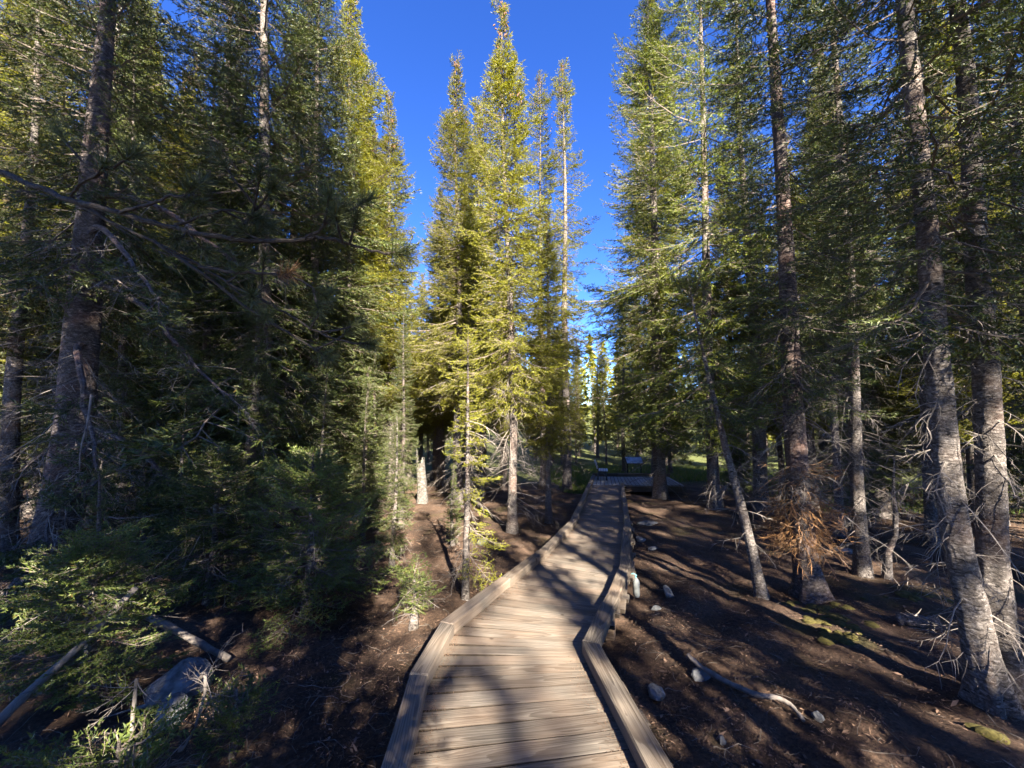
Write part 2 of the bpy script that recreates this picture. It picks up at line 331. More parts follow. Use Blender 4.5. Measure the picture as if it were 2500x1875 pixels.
rng = np.random.default_rng(11)
LENS = [.22, .45, .8, 1.25, 1.9]
LIB = {l: [live_branch(rng, l, ds=.075 + .035 * l, shoot=.09, k=6, ln=.050, wd=.0128, th=(14, 50), subs=.95 if l < 1 else .8) for _ in range(4)] for l in LENS}
LIBN = {l: [live_branch(rng, l, ds=.085 + .035 * l, shoot=.09, k=8, ln=.036, wd=.0105, th=(22, 58), subs=.9 if l < 1 else .8) for _ in range(3)] for l in LENS}
LIBS = {l: [live_branch(rng, l, ds=.15 + .06 * l, shoot=.13, k=4, ln=.10, wd=.045, th=(10, 50), subs=.8) for _ in range(3)] for l in LENS}
LIBF = {l: [live_branch(rng, l, ds=.07, shoot=.075, k=9, ln=.027, wd=.0088, bare=.08, sag=.07, flat=.7, subs=1.1, hang=.05) for _ in range(3)] for l in (.25, .5, .9, 1.3)}
LIBD = {l: [dead_branch(rng, l, rng.uniform(.15, .6), int(5 + 6 * l)) for _ in range(5)] for l in (.4, .8, 1.3)}
def pick(lib, l, rng):
    kk = min(lib, key=lambda a: abs(math.log(a / l))); return lib[kk][rng.integers(len(lib[kk]))], l / kk

def make_crown(rng, H, z0, rmax, lib=LIB, dz=.22, nper=6, power=.8, low=-.45, high=.55, gaps=.12, top_bare=0.0, lenmin=.11, axis=None, irregular=.2, sector=None, z_hi=99):
    g = Geo(); z = z0
    ph = rng.uniform(0, 6.28, 3)
    while z < H - .06:
        t = (z - z0) / (H - z0)
        n = max(3, int(round(nper * rng.uniform(.75, 1.2) * (1 if t < .85 else .8))))
        y0 = rng.uniform(0, 6.28)
        lump = 1 + irregular * math.sin(z * 2.1 + ph[0]) + irregular * .7 * math.sin(z * 4.7 + ph[1])
        for i in range(n):
            if rng.random() < gaps: continue
            yaw = y0 + i * 6.283 / n + rng.normal(0, .18)
            if sector is not None and not sector(z, yaw): continue
            az = 1 + irregular * .9 * math.sin(2 * yaw + ph[2] + z)
            l = max(lenmin, rmax * (1 - t) ** power * min(1, .65 + t * 4) * lump * az * rng.uniform(.6, 1.1))
            br, s = pick(lib if z < z_hi else LIB, l, rng)
            pit = low + (high - low) * t ** .8 + rng.normal(0, .10)
            o = A([0, 0, z + rng.normal(0, .05)])
            if axis is not None: o = axis(o[2])
            g.put(br, rotm(yaw, pit, rng.normal(0, .25)), o, s)
        z += dz * rng.uniform(.7, 1.25) * (1 if t < .7 else .62)
    for i in range(4):                                             # leader
        br, s = pick(lib, .30 + .05 * i, rng); o = A([0, 0, H - .30 + .02 * i]) if axis is None else axis(H - .3)
        g.put(br, rotm(i * 1.6, 1.35 - .12 * i), o, s)
    return g

def make_dead(rng, z0, z1, n, lmin=.3, lmax=1.2, rad=lambda z: .08, up=-.15, axis=None, lib=LIBD):
    g = Geo()
    for i in range(n):
        z = rng.uniform(z0, z1); l = rng.uniform(lmin, lmax); br, s = pick(lib, l, rng); yaw = rng.uniform(0, 6.28)
        o = A([0, 0, z]) if axis is None else axis(z)
        o = o + A([math.cos(yaw), math.sin(yaw), 0]) * rad(z) * .8
        g.put(br, rotm(yaw, up + rng.normal(0, .25), rng.normal(0, .5)), o, s)
    return g

def make_trunk(rng, H, r0, ns=14, nz=40, axis=None, flare=.45, wig=.05, detail=0.0, flz=.22):
    z = H * np.linspace(0, 1, nz) ** 1.25
    if detail: z = np.linspace(0, H, nz)
    ph = rng.uniform(0, 6.28, 4)
    if axis is None:
        cx = wig * np.sin(z * .55 + ph[0]) * np.minimum(1, z / 2); cy = wig * np.sin(z * .43 + ph[1]) * np.minimum(1, z / 2)
        C = np.stack([cx, cy, z], 1)
    else: C = A([axis(q) for q in z])
    a = np.arange(ns) * 6.2832 / ns
    r = r0 * (1 - z / H) ** .85 * (1 - .1 * z / H) + .006
    rr = r[:, None] * (1 + .05 * np.sin(3 * a[None] + z[:, None] * .8 + ph[2]) + .04 * np.sin(5 * a[None] - z[:, None] * 1.7))
    rr = rr + r0 * flare * np.exp(-z / flz)[:, None] * (1 + .55 * np.sin(a[None] * 4 + ph[3]) + .3 * np.sin(a[None] * 7 + ph[2]))
    if detail:                                                    # plated bark: random flakes stand proud
        cell = rng.random((nz, ns)); 
        for _ in range(2): cell = (cell + np.roll(cell, 1, 0) + .6 * np.roll(cell, 1, 1)) / 2.6
        cell = (cell - cell.min()) / (cell.max() - cell.min()); rr = rr + detail * (np.clip((cell - .45) * 4, 0, 1) - .3)
    V = np.stack([C[:, None, 0] + rr * np.cos(a)[None], C[:, None, 1] + rr * np.sin(a)[None], np.broadcast_to(C[:, None, 2], rr.shape)], 2)
    V[0, :, 2] -= .25
    V = V.reshape(-1, 3)
    i = np.arange(nz - 1)[:, None] * ns + np.arange(ns)[None]; j = np.arange(nz - 1)[:, None] * ns + (np.arange(ns)[None] + 1) % ns
    T = np.stack([np.stack([i, j, j + ns], -1), np.stack([i, j + ns, i + ns], -1)], 2).reshape(-1, 3)
    return Geo().add(V, T, 0)

# ------------------------------------------------------------------ terrain
def deck_z(y): return -SLOPE * y
def base_z(y):
    y = np.asarray(y, float)
    a = np.where(y > 22, 22 + 8 * (1 - np.exp(-(np.maximum(y, 22) - 22) / 8)), y)
    return -SLOPE * np.where(a < -10, -10 + (a + 10) * .3, a) + 9.0 * (1 - np.exp(-(np.maximum(y, 34) - 34) ** 2 / 4200))
def gz(x, y):
    x = np.asarray(x, float); y = np.asarray(y, float)
    n = .045 * np.sin(x * 1.3 + .5) * np.cos(y * 1.1) + .03 * np.sin(x * 3.1 + y * 2.3) + .02 * np.sin(x * 6.3 - y * 5.1 + 1) + .012 * np.sin(x * 13 + y * 11)
    far = np.clip((np.abs(x) - 6) / 20, 0, 1)
    return base_z(y) - .33 + n * .8 + far * .25 * np.sin(x * .31 + y * .22)

def thing(name, label, cat, loc=(0, 0, 0), group=None):
    o = bpy.data.objects.new(name, None); o.empty_display_size = .2; col.objects.link(o); o.location = loc
    o['label'] = label; o['category'] = cat
    if group: o['group'] = group
    return o
def tag(o, label, cat, group=None):
    o['label'] = label; o['category'] = cat
    if group: o['group'] = group
    return o

def build_ground():
    u = np.linspace(-1, 1, 271); x = 4.2 * np.sinh(u * 4.0) / 1.0
    v = np.linspace(-.62, 1, 291); y = 3.0 + 3.6 * np.sinh(v * 4.2)
    X, Y = np.meshgrid(x, y); r = np.random.default_rng(3)
    near = np.exp(-((X / 7) ** 2 + ((Y - 4) / 7) ** 2))
    Z = gz(X, Y) + r.normal(0, .008, X.shape) * near
    V = np.stack([X, Y, Z], 2).reshape(-1, 3); nx, ny = len(x), len(y)
    i = (np.arange(ny - 1)[:, None] * nx + np.arange(nx - 1)[None])
    T = np.stack([np.stack([i, i + 1, i + nx + 1], -1), np.stack([i, i + nx + 1, i + nx], -1)], 2).reshape(-1, 3)
    o = Geo().add(V, T, 0).obj('ground', ['ground'], smooth=True); o['kind'] = 'structure'
build_ground()

# ------------------------------------------------------------------ boardwalk
def boxmesh(name, mat, sx, sy, sz, bev=.006, jit=0.0, rnd=None, segs=1, sides=False):
    """bevelled box, long axis X, centred"""
    g = Geo(); xs = np.linspace(-sx / 2, sx / 2, segs + 1)
    def ring(x, ins):
        h, w = sy / 2 - ins, sz / 2 - ins; b = min(bev, h * .8, w * .8)
        return [(x, -h + b, -w), (x, h - b, -w), (x, h, -w + b), (x, h, w - b), (x, h - b, w), (x, -h + b, w), (x, -h, w - b), (x, -h, -w + b)]
    rings = [ring(-sx / 2, bev * .6)] + [ring(x, 0) for x in (xs if segs > 1 else xs)] + [ring(sx / 2, bev * .6)]
    V = A(rings); 
    V[1, :, 0] += bev * .6; V[-2, :, 0] -= bev * .6
    if jit and rnd is not None:
        V[1:-1, :, 1] += rnd.normal(0, jit, (len(rings) - 2, 1)); V[1:-1, 3:7, 2] += rnd.normal(0, jit, (len(rings) - 2, 1))
    k = len(rings); V = V.reshape(-1, 3); T = []
    for i in range(k - 1):
        for j in range(8):
            a, b = i * 8 + j, i * 8 + (j + 1) % 8; T += [(a, b, b + 8), (a, b + 8, a + 8)]
    for j in range(1, 7): T += [(0, j + 1, j), ((k - 1) * 8, (k - 1) * 8 + j, (k - 1) * 8 + j + 1)]
    T = [(a, c, b) for a, b, c in T]
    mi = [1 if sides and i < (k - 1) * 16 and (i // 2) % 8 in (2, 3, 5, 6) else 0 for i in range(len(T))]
    return g.add(V, T, mi)

def beam_between(name, mat, a, b, w, h, parent, bev=.008, segs=1, jit=0, rnd=None, roll=0.0):
    a = Vector(a); b = Vector(b); d = b - a
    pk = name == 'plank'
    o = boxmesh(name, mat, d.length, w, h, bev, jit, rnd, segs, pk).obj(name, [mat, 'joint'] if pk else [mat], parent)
    x = d.normalized(); y = Vector((0, 0, 1)).cross(x).normalized(); z = x.cross(y)
    m = Matrix((x, y, z)).transposed().to_4x4()
    o.matrix_local = Matrix.Translation((a + b) / 2) @ m @ Matrix.Rotation(roll, 4, 'X'); return o

KL = [(-.30, -1.6), (-.42, .2), (-.564, 1.99), (-.625, 2.74), (-.555, 3.47), (-.078, 4.565), (.427, 5.63), (1.18, 7.69), (1.84, 10.3), (2.49, 12.9), (3.72, 17.75)]
KR = [(1.06, -1.6), (.88, .2), (.606, 3.15), (1.01, 4.05), (1.40, 4.97), (2.14, 7.33), (2.80, 9.75), (3.36, 11.9), (4.04, 14.32)]
ROWS = [((-.30, -1.6), (1.05, -1.45)), ((-.42, .2), (.88, .42)), ((-.50, 2.05), (.70, 2.25)), ((-.62, 2.85), (.62, 2.95)), ((-.555, 3.47), (.60, 3.33)), ((-.078, 4.565), (1.05, 4.13)),
        ((.427, 5.63), (1.45, 5.12)), ((1.18, 7.69), (2.13, 7.30)), ((1.84, 10.3), (2.80, 9.98)), ((2.49, 12.9), (3.46, 12.62)), ((2.93, 14.62), (4.06, 14.42))]
walk = thing('boardwalk', 'weathered plank boardwalk with raised timber edge rails curving away through the forest', 'boardwalk', (0, 0, 0))
rb = random.Random(4); nr = np.random.default_rng(4)
for (l0, r0), (l1, r1) in zip(ROWS[:-1], ROWS[1:]):
    l0, r0, l1, r1 = map(Vector, (l0, r0, l1, r1))
    n = max(1, round(((l1 - l0).length + (r1 - r0).length) / 2 / .142))
    for i in range(n):
        t = (i + .5) / n
        a = l0.lerp(l1, t); b = r0.lerp(r1, t); w = (l0.lerp(l1, (i + 1) / n) - l0.lerp(l1, i / n)).length * .5 + (r0.lerp(r1, (i + 1) / n) - r0.lerp(r1, i / n)).length * .5
        d = (b - a).normalized(); nrm = Vector((-d.y, d.x)); w = abs((l1 - l0).normalized().dot(nrm)) * w
        a = a - d * (.085 + rb.uniform(-.02, .03)); b = b + d * (.085 + rb.uniform(-.02, .05))
        dz = rb.uniform(-.0016, .0012)
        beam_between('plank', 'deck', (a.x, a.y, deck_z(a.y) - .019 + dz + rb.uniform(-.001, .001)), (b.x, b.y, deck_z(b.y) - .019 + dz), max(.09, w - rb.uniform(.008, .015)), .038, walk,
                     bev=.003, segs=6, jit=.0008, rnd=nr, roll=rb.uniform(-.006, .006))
def kerb_line(pts, w=.128, h=.095):
    for (a, b) in zip(pts[:-1], pts[1:]):
        a, b = Vector(a), Vector(b); L = (b - a).length; nseg = max(1, round(L / 2.6))
        for i in range(nseg):
            p, q = a.lerp(b, i / nseg), a.lerp(b, (i + 1) / nseg); d = (q - p).normalized()
            p = p - d * (.014 if i == 0 else -.004); q = q + d * (.014 if i == nseg - 1 else -.004)
            up = rb.choice((-1, 1)) * rb.uniform(.003, .007)
            beam_between('edge_rail', 'kerb', (p.x, p.y, deck_z(p.y) + h / 2 + .004 + up), (q.x, q.y, deck_z(q.y) + h / 2 + .004 - up * .6), w + rb.uniform(-.006, .006), h, walk, bev=.009, segs=max(3, int(L / .25)), jit=.0018, rnd=nr, roll=rb.uniform(-.02, .02))
kerb_line(KL); kerb_line(KR)
for pts, s in ((KL[:-1], .10), (KR, -.10)):                        # stringers below the deck
    for a, b in zip(pts[:-1], pts[1:]):
        a, b = Vector(a), Vector(b); d = (b - a).normalized(); nn = Vector((d.y, -d.x)) * s
        a, b = a + nn, b + nn
        beam_between('stringer', 'beam', (a.x, a.y, deck_z(a.y) - .135), (b.x, b.y, deck_z(b.y) - .135), .07, .185, walk, bev=.006, segs=3)
for (l, r) in ROWS[2:]:
    l, r = Vector(l), Vector(r)
    beam_between('sleeper', 'beam', (l.x, l.y, deck_z(l.y) - .30), (r.x, r.y, deck_z(r.y) - .30), .14, .13, walk, bev=.008)
g = Geo()                                                          # screws in the nearer planks
for ob in [o for o in walk.children if o.name.startswith('plank')][10:60]:
    for sx in (-.5, 0, .5):
        for sy in (-.035, .035):
            p = ob.matrix_local @ Vector((sx + rb.uniform(-.02, .02), sy + rb.uniform(-.008, .008), .0195))
            a = np.arange(6) * 1.0472; V = np.concatenate([[[p.x, p.y, p.z + .0012]], np.stack([p.x + .0062 * np.cos(a), p.y + .0062 * np.sin(a), np.full(6, p.z + .0006)], 1)])
            g.add(V, [(0, i + 1, (i + 1) % 6 + 1) for i in range(6)])
o = g.obj('screw_heads', ['nail'], walk); o['kind'] = 'stuff'

plat = thing('viewing_platform', 'wide plank platform at the far end of the boardwalk', 'platform')
ux = A([.225, .974])                                               # plank direction
n = 24
for i in range(n):
    x0 = 2.93 + i * .146
    y0 = 14.64 + (x0 - 2.93) * -.045 + rb.uniform(-.01, .01); L = 3.55
    a = A([x0, y0]); b = a + ux * L
    beam_between('plank', 'deck_grey', (a[0], a[1], deck_z(a[1]) - .019 + rb.uniform(-.003, .002)), (b[0], b[1], deck_z(b[1]) - .019), .136, .038, plat, bev=.004, segs=2, jit=.001, rnd=nr)
def plat_rail(a, b, nm='edge_rail', h=.14, w=.12, z=.075, mat='kerb'):
    beam_between(nm, mat, (a[0], a[1], deck_z(a[1]) + z), (b[0], b[1], deck_z(b[1]) + z), w, h, plat, bev=.008, segs=4)
far0 = A([2.93, 14.64]) + ux * 3.5; far1 = A([2.93 + n * .146, 14.64 - n * .146 * .045]) + ux * 3.5
for i in range(3): plat_rail(far0 + (far1 - far0) * (i / 3 + .002), far0 + (far1 - far0) * ((i + 1) / 3 - .002), mat='beam')
plat_rail((4.15, 14.53), (6.42, 14.44), 'fascia', .19, .05, -.14, 'beam')

# ------------------------------------------------------------------ bench, sign, bottle
def box(g, c, s, R=None, bev=.006, mat=0):
    V, T, m = boxmesh('', '', s[0], s[1], s[2], bev).arrays()
    if R is not None: V = V @ R.T
    return g.add(V + A(c), T, mat)
bench = thing('bench', 'small bench with pale grey slats and dark moulded legs on the platform', 'bench', (3.56, 16.2, deck_z(16.2)))
bench.rotation_euler = (math.radians(-3.3), 0, math.radians(-13))
for i in range(4): box(Geo(), (0, 0, 0), (1.3, .085, .035)).obj('seat_slat', ['slat'], bench).matrix_local = Matrix.Translation((.07 + i * .098, .6, .40)) @ Matrix.Rotation(math.pi / 2, 4, 'Z')
for i in range(3):
    o = box(Geo(), (0, 0, 0), (1.3, .10, .03)).obj('back_slat', ['slat'], bench)
    o.matrix_local = Matrix.Translation((-.035 - i * .038, .6, .53 + i * .118)) @ Matrix.Rotation(math.radians(-17), 4, 'Y') @ Matrix.Rotation(math.pi / 2, 4, 'Z') @ Matrix.Rotation(math.pi / 2, 4, 'X')
for yy in (.12, 1.08):
    g = Geo()
    for P, r in (([(.36, yy, .0), (.345, yy, .15), (.31, yy, .30), (.36, yy, .375)], .032), ([(.0, yy, .0), (.01, yy, .2), (.03, yy, .37), (-.06, yy, .6), (-.135, yy, .82)], .032),
                 ([(.0, yy, .365), (.2, yy, .36), (.40, yy, .37)], .026), ([(.33, yy, .17), (.18, yy, .29), (.02, yy, .2)], .022)):
        V, T = tubes(A(P), np.full(len(P), r), 8, cap=True); g.add(V, T)
    g.obj('leg_frame', ['frame'], bench, smooth=True)

sign = thing('interpretive_sign', 'slanted pale blue information panel on thin black posts behind the platform', 'sign', (5.75, 19.6, float(gz(5.75, 19.6))))
for xx in (.04, .72):
    g = Geo(); box(g, (xx, 0, .45), (.045, .045, 1.0)); g.obj('post', ['post'], sign)
R = rotm(0, 0, math.radians(38))
box(Geo(), (.38, -.02, 1.0), (.86, .50, .03), R).obj('frame', ['post'], sign)
box(Geo(), (.38, -.031, 1.016), (.80, .44, .012), R, .002).obj('panel', ['panel'], sign)

bt = thing('hanging_bottle', 'pale grey bottle shape tied with blue cord against the outer boardwalk edge', 'bottle', (1.545, 4.98, deck_z(4.98) - .27))
pr = [(.0, .0), (.036, .002), (.042, .02), (.041, .10), (.044, .15), (.036, .19), (.022, .215), (.012, .225), (.0, .226)]
a = np.arange(14) * 6.2832 / 14; V = A([[(r * math.cos(t) * (1 + .06 * math.sin(3 * t)), r * math.sin(t), z) for t in a] for r, z in pr]).reshape(-1, 3)
T = []
for i in range(len(pr) - 1):
    for j in range(14): p, q = i * 14 + j, i * 14 + (j + 1) % 14; T += [(p, q, q + 14), (p, q + 14, p + 14)]
Geo().add(V, T).obj('body', ['bottle'], bt, smooth=True)
V, T = tubes(A([(.004, 0, .215), (-.012, .01, .235), (.0, -.01, .255), (-.03, .0, .275), (-.06, 0, .27)]), A([.012, .012, .010, .008, .006]), 6, True)
Geo().add(V, T).obj('cord', ['cord'], bt, smooth=True)

# ------------------------------------------------------------------ tree prototypes (meshes shared by copies)
PROTO = {}
def cones_geo(rng, H, n, rtop, z0):
    g = Geo(); prof = A([(0, 0), (.011, .012), (.016, .03), (.014, .05), (.006, .068), (0, .07)]); a = np.arange(6) * 1.0472
    V0 = A([[(r * math.cos(t), r * math.sin(t), -z) for t in a] for r, z in prof]).reshape(-1, 3); T0 = []
    for i in range(5):
        for j in range(6): p, q = i * 6 + j, i * 6 + (j + 1) % 6; T0 += [(p, q, q + 6), (p, q + 6, p + 6)]
    for c in range(n):
        z = H - (H - z0) * rng.random() ** 1.4; r = rtop * (H - z) / (H - z0) * rng.uniform(.25, 1) + .03; y = rng.uniform(0, 6.28)
        for _ in range(rng.integers(2, 6)):
            p = A([r * math.cos(y), r * math.sin(y), z + .25 * r]) + rng.normal(0, .05, 3)
            g.add((V0 * rng.uniform(.9, 1.4)) @ rotm(rng.uniform(0, 6), rng.normal(0, .5)).T + p, T0)
    return g
def proto(name, seed, H, r0, z0, rmax, ndead=0, dead_to=None, cones=0, lib=LIB, wig=.05, wood=('bark', 'deadwood'), leaf='spruce', **kw):
    r = np.random.default_rng(seed); d = dict(H=H)
    d['trunk'] = make_trunk(r, H, r0, 14, 46, wig=wig).mesh('trunk', [wood[0]], True)
    if rmax: d['crown'] = make_crown(r, H, z0, rmax, lib=lib, **kw).mesh('crown', [leaf, 'twig'])
    if ndead: d['dead_branches'] = make_dead(r, .35, dead_to or z0 + 1.0, ndead, .3, 1.15, lambda z: r0 * (1 - z / H)).mesh('dead_branches', [wood[1]])
    if cones: d['cones'] = cones_geo(r, H, cones, .55, H - 3.2).mesh('cones', ['cone'])
    PROTO[name] = d
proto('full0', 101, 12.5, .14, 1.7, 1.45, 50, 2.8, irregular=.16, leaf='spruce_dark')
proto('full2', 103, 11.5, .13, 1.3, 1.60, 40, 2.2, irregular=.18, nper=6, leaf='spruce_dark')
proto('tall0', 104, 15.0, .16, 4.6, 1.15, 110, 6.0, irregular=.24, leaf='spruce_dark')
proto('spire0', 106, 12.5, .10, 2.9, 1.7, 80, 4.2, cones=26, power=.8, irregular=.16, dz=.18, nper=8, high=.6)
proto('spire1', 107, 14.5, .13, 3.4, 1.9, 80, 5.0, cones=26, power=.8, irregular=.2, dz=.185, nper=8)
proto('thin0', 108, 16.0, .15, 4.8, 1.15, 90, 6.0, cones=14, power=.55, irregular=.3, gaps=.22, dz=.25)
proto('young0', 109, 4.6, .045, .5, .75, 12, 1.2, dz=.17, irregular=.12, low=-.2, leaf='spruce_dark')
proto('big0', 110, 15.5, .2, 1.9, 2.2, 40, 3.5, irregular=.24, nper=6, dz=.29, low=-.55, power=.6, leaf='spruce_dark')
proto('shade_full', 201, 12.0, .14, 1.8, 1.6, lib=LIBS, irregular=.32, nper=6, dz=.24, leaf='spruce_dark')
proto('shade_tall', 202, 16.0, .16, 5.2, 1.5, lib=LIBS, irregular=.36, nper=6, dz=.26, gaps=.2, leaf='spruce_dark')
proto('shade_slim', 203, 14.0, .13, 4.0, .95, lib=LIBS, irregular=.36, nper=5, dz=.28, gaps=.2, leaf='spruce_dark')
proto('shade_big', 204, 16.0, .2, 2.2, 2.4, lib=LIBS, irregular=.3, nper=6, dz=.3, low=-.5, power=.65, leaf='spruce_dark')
proto('dead0', 111, 12.0, .12, 0, 0, 150, 11.5, wood=('snag', 'snag'))

def tree(pn, name, label, cat, base, height, top=(0, 0), rot=0.0, rk=1.0, group=None, skip=(), leaf=None, z=None):
    x, y = base; d = PROTO[pn]; zz = float(gz(x, y)) - .02 if z is None else z
    o = thing(name, label, cat, (x, y, zz), group)
    v = Vector((top[0], top[1], height)).normalized(); q = v.to_track_quat('Z', 'Y')
    o.rotation_mode = 'QUATERNION'; o.rotation_quaternion = q @ Quaternion((0, 0, 1), rot); s = height / d['H']; o.scale = (s, s, s)
    for k in ('trunk', 'crown', 'dead_branches', 'cones'):
        if k in d and k not in skip:
            c = bpy.data.objects.new(k, d[k]); col.objects.link(c); c.parent = o
            if k == 'crown' and leaf: c.material_slots[0].link = 'OBJECT'; c.material_slots[0].material = M[leaf]
            if k == 'cones': c['kind'] = 'stuff'
            if k == 'trunk': c.scale = (rk / s, rk / s, 1)
    return o
S = 'spruce_tree'
# centre of the picture, from near to far
tree('spire0', S, 'tallest narrow spruce in the sunlit centre, cones at its tip, trunk by the boardwalk', 'tree', (.018, 8.54), 12.5, (-.24, 0), .4, .95)
tree('spire1', S, 'sunlit spruce with white trunk and cone-laden tip just left of the tallest one', 'tree', (-1.65, 12.1), 14.9, (-.24, 0), 2.0, 1.0)
tree('thin0', S, 'sparse tall spruce with a thin airy top right of the tallest central one', 'tree', (2.16, 15.36), 18.2, (.05, 0), 1.0, 1.15)
tree('thin0', S, 'thin far spruce with a tufted tip between the two tallest central trees', 'tree', (1.3, 16.5), 18.7, (-.02, 0), 3.3, .9)
tree('spire1', S, 'shaded mid-height spruce with slim dark trunk right of the tallest central one', 'tree', (.9, 9.6), 7.9, (.02, 0), 4.0, .62)
tree('spire1', S, 'pointed sunlit spruce standing alone against the sky on the gap\'s left', 'tree', (-4.19, 13.6), 15.1, (-.5, 0), 5.0, .8)
tree('spire0', S, 'yellow-green spruce with orange cones left of the lone pointed one', 'tree', (-5.0, 13.9), 14.0, (-.37, 0), 1.2, .8)
tree('spire1', S, 'tall sunlit spruce rising out of frame behind the dark left spruce', 'tree', (-5.13, 12.3), 18.0, (-.55, 0), 2.2, .9)
tree('spire0', S, 'slender spruce squeezed behind and between the two white-trunked central spruces', 'tree', (-1.06, 13.6), 14.6, (-.26, 0), 3.0, .8)
tree('full0', S, 'shaded young spruce with layered dark branches left of the white-trunked spruce', 'tree', (-2.5, 8.93), 5.0, (-.05, 0), 3.0, .45)
# right of the walk
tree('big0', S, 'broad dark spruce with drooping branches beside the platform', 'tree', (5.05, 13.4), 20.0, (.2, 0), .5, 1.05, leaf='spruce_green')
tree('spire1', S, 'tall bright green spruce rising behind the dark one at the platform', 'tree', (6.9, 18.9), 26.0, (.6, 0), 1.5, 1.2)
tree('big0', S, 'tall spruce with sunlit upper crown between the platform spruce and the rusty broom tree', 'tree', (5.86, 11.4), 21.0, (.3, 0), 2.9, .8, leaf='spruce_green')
tree('tall0', S, 'thin sunlit pale trunk to the right of the rusty broom tree', 'tree', (5.19, 5.91), 12.9, (.33, 0), 3.5, .55)
tree('tall0', S, 'dark thick trunk standing behind the rusty broom tree', 'tree', (7.35, 11.6), 17.9, (.06, 0), 4.5, 1.2)
tree('spire1', S, 'far wide trunk with a lit right edge at the meadow', 'tree', (13.1, 16.5), 20.0, (1.2, 0), 5.5, 1.3)
tree('tall0', S, 'thin dark trunk close behind the thin sunlit pale one', 'tree', (6.78, 8.19), 11.1, (.33, 0), .8, .5)
tree('tall0', S, 'pale trunk seen through dead twigs behind the twin trunks', 'tree', (8.03, 7.56), 12.4, (.8, 0), 1.8, .75)
tree('full0', S, 'dark spruce at the far right edge behind the twin trunks', 'tree', (8.0, 5.97), 11.8, (.6, 0), 2.8, .9)
# left of the walk
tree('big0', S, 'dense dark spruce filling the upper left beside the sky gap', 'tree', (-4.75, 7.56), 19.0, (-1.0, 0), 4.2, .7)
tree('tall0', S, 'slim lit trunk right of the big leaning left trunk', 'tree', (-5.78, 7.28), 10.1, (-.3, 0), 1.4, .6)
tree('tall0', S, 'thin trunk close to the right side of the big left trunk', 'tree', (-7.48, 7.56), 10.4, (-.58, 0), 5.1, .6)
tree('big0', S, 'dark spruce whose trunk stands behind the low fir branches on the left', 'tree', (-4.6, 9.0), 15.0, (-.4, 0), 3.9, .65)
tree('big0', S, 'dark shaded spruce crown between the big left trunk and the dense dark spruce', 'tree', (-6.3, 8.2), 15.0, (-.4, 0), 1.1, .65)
tree('tall0', S, 'trunk at the far left edge behind the big left trunk', 'tree', (-8.89, 7.0), 12.6, (-.68, 0), .3, .8)
dt = tree('dead0', 'dead_tree', 'bleached bare dead tree catching sun high at upper right', 'tree', (15.5, 18.0), 21.0, (.8, 0), 1.0, 1.0)
dt2 = tree('dead0', 'dead_tree', 'second bleached bare dead tree beside the sunlit one', 'tree', (17.0, 18.8), 19.0, (.4, 0), 3.0, .8)

# ------------------------------------------------------------------ one-off near trees
def axis_from(pts):
    P = A(pts); return lambda z: A([np.interp(z, P[:, 2], P[:, 0]), np.interp(z, P[:, 2], P[:, 1]), z])
def custom(name, label, cat, base, H, r0, axis, seed, crown=None, dead=None, detail=.006, ns=40, nz=420, bark='bark_big', flare=.4):
    r = np.random.default_rng(seed); o = thing(name, label, cat, base)
    make_trunk(r, H, r0, ns, nz, axis=axis, detail=detail, flare=flare).obj('trunk', [bark], o, smooth=True)
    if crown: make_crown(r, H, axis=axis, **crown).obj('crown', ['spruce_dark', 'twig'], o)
    if dead: make_dead(r, axis=axis, rad=lambda z: r0 * (1 - z / H), **dead).obj('dead_branches', ['deadwood'], o)
    return o
